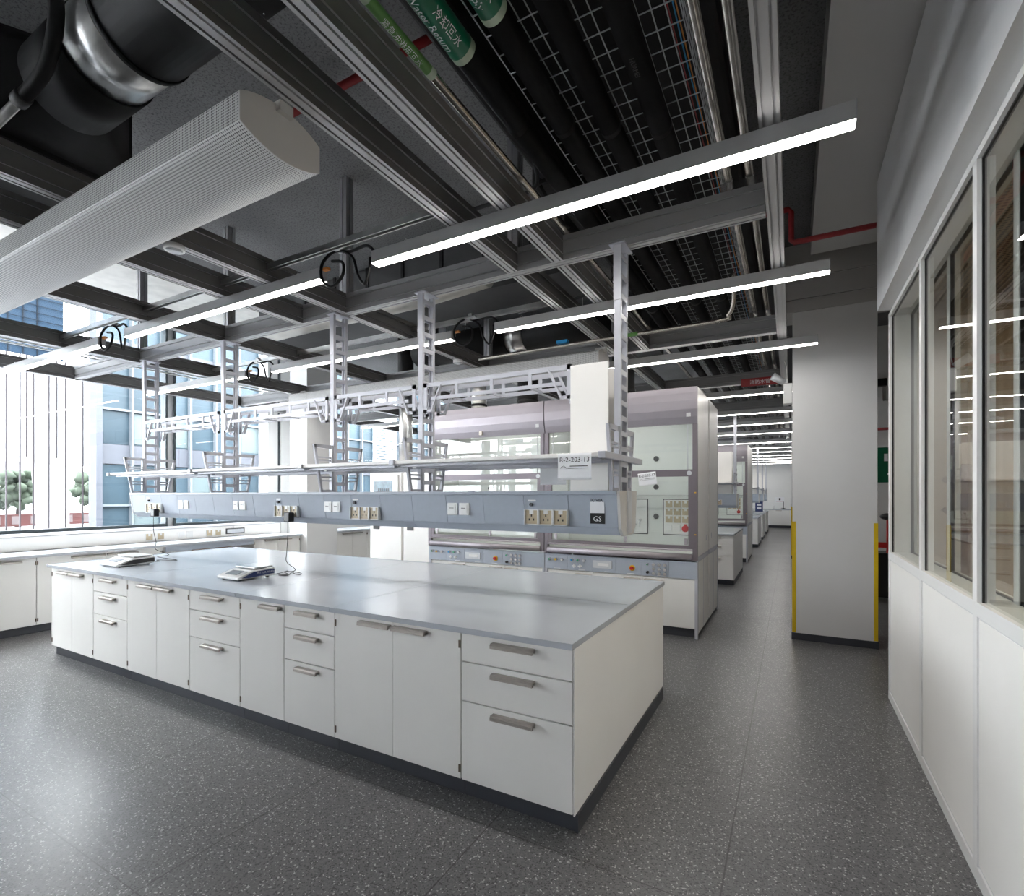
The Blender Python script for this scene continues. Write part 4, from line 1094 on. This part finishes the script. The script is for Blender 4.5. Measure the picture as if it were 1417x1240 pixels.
# large round black duct with the silver band
t = thing('round_duct', 'large round black duct with a shiny silver band in the upper left corner', 'duct', (-2.9, 1.24, 3.77))
part('duct', MB().cyl((.24, 0, 0), 'x', .215, 1.08, 40), 'black_rubber', t)
part('flange', MB().cyl((.225, 0, 0), 'x', .222, .03, 40), 'black_rubber', t)
part('metal_band', MB().cyl((-.08, 0, 0), 'x', .205, .31, 40), 'galvanised', t)
part('duct_end', MB().cyl((-.50, 0, 0), 'x', .215, .42, 40), 'black_rubber', t)
tp_ = MB()
N_ = 24; ring0 = [(-.50, .215 * math.cos(2 * PI * k / N_), .215 * math.sin(2 * PI * k / N_)) for k in range(N_)]
def sq(k):
    c_, s_ = math.cos(2 * PI * k / N_), math.sin(2 * PI * k / N_); q = max(abs(c_), abs(s_)); return (.40 * c_ / q, .25 * s_ / q)
ring1 = [(-.78, sq(k)[0], sq(k)[1]) for k in range(N_)]
tp_._add(ring0 + ring1, [(k, (k + 1) % N_, (k + 1) % N_ + N_, k + N_) for k in range(N_)], True)
part('transition', tp_, 'black_rubber', t)
part('plenum', MB().box(-1.9, -.78, -.43, .43, -.28, .28), 'black_rubber', t, .03)
t = thing('drain_hose', 'black corrugated hose running into a shiny metal tube, upper left', 'hose', (-3.3, 1.0, 3.5))
part('hose', MB().tube(smooth_path([(.45, -.05, .5), (.42, .0, .25), (.25, .02, .08), (.05, 0, .0)]), .03, 12), 'black_rubber', t)
part('metal_tube', MB().tube([(.05, 0, 0), (-.85, .0, -.02)], .022, 14), 'galvanised', t)
part('cuff', MB().tube([(.07, 0, .004), (.0, 0, 0)], .036, 14), 'duct_grey', t)
# grey panelled ducts behind
t = thing('air_duct', 'large grey panelled duct crossing above the service wing', 'duct', (-4.2, 4.8, 3.72))
part('duct', MB().box(-2.3, 2.3, -.32, .32, 0, .57), 'duct_grey', t)
for x in (-1.9, -1.35, -.8, -.25, .3, .85, 1.4, 1.95): part('stiffener', MB().box(x - .02, x + .02, -.335, -.3205, -.01, .575), 'black_duct', t)
t = thing('air_duct', 'grey panelled duct crossing above the near fume hoods', 'duct', (-3.2, 7.0, 3.58))
part('duct', MB().box(-1.9, 1.6, -.4, .4, 0, .55), 'duct_grey', t)
for x in (-1.5, -.7, .1, .9): part('stiffener', MB().box(x - .02, x + .02, -.415, -.4005, -.01, .555), 'black_duct', t)
t = thing('round_duct', 'round black duct with a silver band behind the second row of lights', 'duct', (-3.1, 5.75, 3.62))
part('duct', MB().cyl((.16, 0, 0), 'x', .20, 1.4, 32), 'black_rubber', t)
part('metal_band', MB().cyl((-.10, 0, 0), 'x', .19, .25, 32), 'galvanised', t)
part('duct_end', MB().cyl((-1.6, 0, 0), 'x', .20, 1.49, 32), 'black_rubber', t)
t = thing('lagged_duct', 'foil lagged duct just behind the service wing beam', 'duct', (-4.0, 3.88, 3.52))
part('duct', MB().tube([(-1.5, 0, 0), (-.7, .02, .02), (.1, -.01, 0), (.9, .01, .01), (1.6, 0, .05)], .12, 20), 'foil', t)
for k, (x, y) in enumerate(((-3.05, 3.62), (-2.0, 3.62))):
    t = thing('air_grille', 'pale louvred air grille behind the service wing beam, %s one' % ('left', 'right')[k], 'grille', (x, y, 3.42), 'air grilles')
    part('frame', MB().box(-.25, .25, -.10, -.08, 0, .03).box(-.25, .25, .08, .10, 0, .03).box(-.25, -.23, -.0799, .0799, 0, .03).box(.23, .25, -.0799, .0799, 0, .03), 'boom_end', t)
    lv = MB()
    for i in range(14): lv.bar((-.22 + i * .034, -.079, .015), (-.22 + i * .034, .079, .015), .018, .004)
    part('louvre', lv, 'boom_end', t)
# pale insulation boards on the slab near the windows
for k, (a, b, y0, y1) in enumerate(((-8.5, -6.8, 1.2, 4.1), (-8.5, -6.8, 4.3, 5.9))):
    o = part('insulation_board', MB().box(a + 7.65, b + 7.65, 0, y1 - y0, 0, .05), 'foil', None, 0, (-7.65, y0, SLAB - .055)); tag(o, 'pale insulation board under the slab near the windows, %s one' % ('nearer', 'farther')[k], 'insulation board')
# window side conduits
for k in range(6):
    o = part('conduit_pipe', MB().cyl((0, -4.0, 0), 'y', .011, 11, 10), 'galvanised', None, 0, (-7.10 - k * .16, 4.0, 3.34)); tag(o, 'thin metal conduit between the last two beams by the windows, %s from the room side' % ORD[k], 'conduit', 'parallel conduits by the windows')
tr = thing('mesh_cable_tray', 'narrow wire mesh tray with greenish cables near the windows', 'cable tray', (-6.25, 4, 3.55))
mb = MB()
for i in range(5): mb.box(-.14 + i * .07 - .002, -.14 + i * .07 + .002, -4, .3, -.002, .002)
for i in range(36): mb.box(-.14, .14, -4 + i * .12 - .002, -4 + i * .12 + .002, -.0062, -.0022)
for z in (.05,): mb.box(-.142, -.138, -4, .3, z, z + .004).box(.138, .142, -4, .3, z, z + .004)
part('mesh', mb, 'galvanised', tr)
o = part('data_cable', MB().tube([(-.05 + random.uniform(-.03, .03), -4 + q * .21, .02) for q in range(21)], .012, 6).tube([(.05 + random.uniform(-.03, .03), -4 + q * .21, .02) for q in range(21)], .012, 6), 'green_plastic', None, 0, (-6.25, 4, 3.55)); tag(o, 'green data cables lying in the narrow tray near the windows', 'cables')
# flexible conduit drops
def flex(pts, r, label, mat='duct_grey'):
    p0 = pts[0]; t = part('flexible_conduit', MB().tube(smooth_path([(a - p0[0], b - p0[1], c_ - p0[2]) for a, b, c_ in pts]), r, 8), mat, None, 0, p0); tag(t, label, 'conduit')
flex([(-1.80, 2.6, 3.33), (-1.50, 2.62, 3.34), (-1.3, 2.63, 3.36), (-1.29, 2.6, 3.50), (-1.30, 2.55, 3.64)], .012, 'grey flexible conduit curving up beside the steel water pipe')
flex([(-2.3, 4.3, 3.33), (-1.7, 4.25, 3.34), (-1.36, 4.22, 3.41), (-1.33, 4.2, 3.55)], .012, 'grey flexible conduit behind the service wing beam')
flex([(-1.42, 2.9, 3.12), (-1.36, 2.75, 3.02), (-1.34, 2.6, 3.05), (-1.33, 2.5, 3.13)] if False else [(-1.25, 3.02, 3.30), (-1.22, 2.85, 3.24), (-1.22, 2.7, 3.26), (-1.25, 2.6, 3.34)], .010, 'black flexible conduit behind the nearest light', 'black_rubber')

# things by the column and in the niche
t = thing('security_camera', 'small white camera box on the column side near the ceiling', 'camera', (-.03, 6.62, 2.75))
part('box', MB().box(-.05, .04, -.06, .06, -.13, .10), 'white_plastic', t, .006)
part('head', MB().tube([(-.04, -.02, .12), (-.16, -.06, .20)], [.035, .045], 14), 'mullion_light', t)
part('lead', MB().tube(smooth_path([(-.03, 0, .14), (-.02, 0, .3), (-.07, 0, .45)]), .005, 6), 'white_plastic', t)
t = thing('exit_sign', 'red lettered sign box hanging over the aisle near the column', 'sign', (-.35, 7.2, 2.98))
part('box', MB().box(-.22, .22, -.02, .02, 0, .10), 'red_paint', t, .004)
text_part('lettering', '消防水管', .06, 'paper', t, lambda x, y, tt: (x, -.0215 + tt * .3, y + .025))
t = thing('first_aid_sign', 'green sign with white emergency symbols in the gap by the column', 'sign', (1.36, 9.985, 1.78))
part('board', MB().box(-.16, .16, -.01, 0, .0, .56), 'green_label', t)
part('symbol', MB().box(-.06, -.01, -.012, -.0102, .34, .46).box(-.02, .06, -.012, -.0102, .12, .15).box(.06, .11, -.012, -.0102, .44, .46).box(.075, .095, -.012, -.0102, .42, .48), 'paper', t)
t = thing('sprinkler_pipe', 'red pipe in the gap between column and partition', 'pipe', (1.25, 9.8, 0))
part('pipe', MB().cyl((-.13, 0, 0), 'z', .022, 4.1, 12).cyl((-.2, 0, 2.62), 'x', .022, .9, 12), 'red_paint', t)
t = thing('hose_trolley', 'black and red wheeled unit in the gap beside the column', 'trolley', (1.25, 9.4, 0))
part('body', MB().box(-.28, .28, -.2, .2, .06, .72), 'black_plastic', t, .02)
part('red_bar', MB().box(-.28, .28, -.21, -.2005, .80, .88), 'red_plastic', t)
part('upright', MB().box(-.02, .02, -.2, -.16, .72, 1.22), 'red_plastic', t)
part('head', MB().ball((.0, -.18, 1.26), .085, 12, 8, (1.2, .8, .6)), 'black_plastic', t)
part('wheel', MB().cyl((-.25, -.15, .06), 'x', .06, .04, 14).cyl((.21, -.15, .06), 'x', .06, .04, 14), 'black_rubber', t)
t = thing('wall_spotlight', 'small black spotlight on a bracket high in the gap beside the column', 'spotlight', (1.3, 9.95, 3.30))
part('head', MB().box(-.12, .02, -.15, -.02, .0, .12), 'black_plastic', t, .01); part('bracket', MB().box(-.02, .02, -.02, .04, -.2, .05).box(-.02, .25, -.02, .02, -.22, -.2), 'galvanised', t)

# ------------------------------------------------------------------ outdoors
o = part('ground', MB().box(-80, -8.95, -60, 60, -.3, -.12), 'pavement'); o['kind'] = 'structure'
t = thing('white_building', 'bright white building across the court with thin vertical joint lines', 'building', (-24, 0, 0))
part('facade', MB().box(-8, 0, -40, 9.6, 2.75, 6.6), 'facade_white', t)
part('pillar', MB().prism([(8.05, -.1), (8.75, -.1), (8.75, 2.76), (7.85, 2.76)], 'x', -.8, -.1), 'facade_white', t)
part('pillar', MB().prism([(-2, -.1), (-1.3, -.1), (-1.2, 2.76), (-2.2, 2.76)], 'x', -.8, -.1), 'facade_white', t)
ln = MB()
for i, y in enumerate((6.94, 7.3, 7.67, 8.1, 8.59, 9.12, 9.58, 6.5, 6.1, 5.7, 5.2, 4.7)): ln.box(.0, .05, y - .02, y + .02, -.1, 6.6)
for y in (6.75, 7.48, 8.33, 9.36): ln.box(.0, .04, y - .02, y + .02, 2.95, 6.6)
part('joint_line', ln, 'facade_line', t)
part('upper_glazing', MB().box(-7, -3, -40, 9.6, 6.61, 16), 'upper_glass', t)
um = MB()
for i in range(56): um.box(-3, -2.95, -16 + i * .45 - .02, -16 + i * .45 + .02, 6.61, 16)
for i in range(30): um.box(-2.95, -2.93, -16, 9.6, 6.9 + i * .3, 6.925 + i * .3)
part('upper_mullion', um, 'upper_wire', t)
t = thing('glass_building', 'pale blue glazed building across the court, right of the white one', 'building', (-16, 6.45, 0))
part('wall', MB().hexa([(-.26, 0.02, -.12), (-.26, 40, -.12), (-6, 40, -.12), (-6, 2.7, -.12), (-.26, 0.02, 12), (-.26, 40, 12), (-6, 40, 12), (-6, 2.7, 12)]), 'facade_pale', t)
part('band', MB().box(-.25, -.06, 0, 40, 2.42, 2.95).box(-.25, -.06, 0, 40, -.12, .3).box(-.25, -.06, 0, 40, 5.3, 5.8).box(-.25, -.06, 0, 40, 8.3, 8.8), 'facade_band', t)
part('edge_fin', MB().box(-.3, .12, -.12, .02, -.12, 12), 'facade_band', t)
part('window_glass', MB().box(-.20, -.10, .05, 40, .31, 2.41).box(-.20, -.10, .05, 40, 2.96, 5.29).box(-.20, -.10, .05, 40, 5.81, 8.29), 'facade_glass', t)
mm = MB(); y = .75
while y < 39: mm.box(-.1, .05, y - .025, y + .025, -.12, 12); y += .78
for z in (1.3, 3.9, 6.9, 9.6): mm.box(-.1, .0, .05, 40, z - .03, z + .03)
part('mullion', mm, 'facade_mullion', t)
pn = MB()
for (y, z) in ((.85, 3.0), (1.65, 3.0), (2.4, 1.4), (4.0, 3.0), (.85, .4), (5.5, 1.4), (7.1, 3.0)): pn.box(-.099, -.09, y, y + .62, z, z + .85)
part('pale_pane', pn, 'facade_pale', t)
t = thing('louvre_tower', 'white louvred screen outside the far windows', 'screen', (-11.6, 12.0, 0))
lv = MB()
for i in range(60): lv.box(-.03, .03, .0, .9, .3 + i * .085, .34 + i * .085)
part('louvre', lv, 'facade_white', t)
part('frame', MB().box(-.04, .04, -.05, 0, -.12, 5.5).box(-.04, .04, .9, .95, -.12, 5.5), 'mullion_light', t)
def tree(x, y, s, label):
    t = thing('tree', label, 'tree', (x, y, -.12), 'trees across the court')
    part('trunk', MB().tube([(0, 0, 0), (.05, 0, 1.0 * s), (0, .05, 1.8 * s)], [.14, .11, .07], 8), 'trunk', t)
    cr = MB()
    for i in range(70):
        a = random.uniform(0, 2 * PI); r = random.uniform(0, 1.1) * s
        cr.ball((r * math.cos(a), r * math.sin(a), random.uniform(1.1, 2.6) * s), random.uniform(.16, .34) * s, 7, 5, jitter=.3)
    part('crown', cr, 'leaf', t)
tree(-36, 14.4, 1.1, 'pale green tree right of the leaning white pillar')
tree(-36, 18.2, 1.2, 'tree mostly hidden behind the glazed building')
tree(-36, 7.2, 1.1, 'tree outside the left picture edge beyond the white building')
tree(-36, 10.9, 1.1, 'pale green tree left of the leaning white pillar')
t = thing('red_banner', 'red and white banner fence on the far side of the court', 'banner', (-33.5, 12, -.12))
part('cloth', MB().box(-.02, .02, -5, 5, .15, .75), 'banner_red', t)
pb_ = MB()
for i in range(14): pb_.box(.021, .025, -4.9 + i * .7, -4.6 + i * .7, .25, .65)
part('white_patch', pb_, 'banner_white', t)

def rods(obname, pts, ztop=SLAB):
    t = bpy.data.objects[obname]
    for x, y, z in pts:
        part('hanger_rod', MB().cyl((x - t.location.x, y - t.location.y, z - t.location.z), 'z', .005, ztop - z, 8), 'galvanised', t)
rods('mesh_cable_tray', [(x, y, 3.503) for y in (6.0, 9.2, 12.0) for x in (-1.115, -.39)], 3.861)
rods('mesh_cable_tray.001', [(-6.25 + q, y, 3.60) for y in (.9,) for q in (-.14, .14)])
rods('air_duct.002', [(x, y, 4.285) for x in (-6.2, -2.2) for y in (4.6, 5.0)])
rods('air_duct.003', [(x, y, 4.12) for x in (-4.9, -1.8) for y in (6.7, 7.3)])
rods('round_duct.001', [(-3.9, 5.75, 3.815), (-2.2, 5.75, 3.815)])
rods('round_duct', [(-3.3, 1.24, 3.98), (-1.8, 1.24, 3.98)])
rods('air_duct', [])
# ------------------------------------------------------------------ world, lights, camera
w = bpy.data.worlds.new('sky'); scn.world = w; w.use_nodes = True
bg = w.node_tree.nodes['Background']
bg.inputs[0].default_value = (.985, .985, 1.0, 1); bg.inputs[1].default_value = 7.0

cam = bpy.data.cameras.new('camera'); co = bpy.data.objects.new('camera', cam); col.objects.link(co)
co.location = (0, 0, 1.58); co.rotation_euler = (PI / 2, 0, math.radians(28.88))
cam.sensor_width = 36; cam.lens = 700.7 / 1417 * 36; cam.shift_y = 65 / 1417; cam.shift_x = 0
cam.clip_start = .05; cam.clip_end = 300
scn.camera = co
vs = scn.view_settings
vs.view_transform = 'Standard'; vs.look = 'None'; vs.exposure = 1.70; vs.gamma = 1.0; vs.use_curve_mapping = False
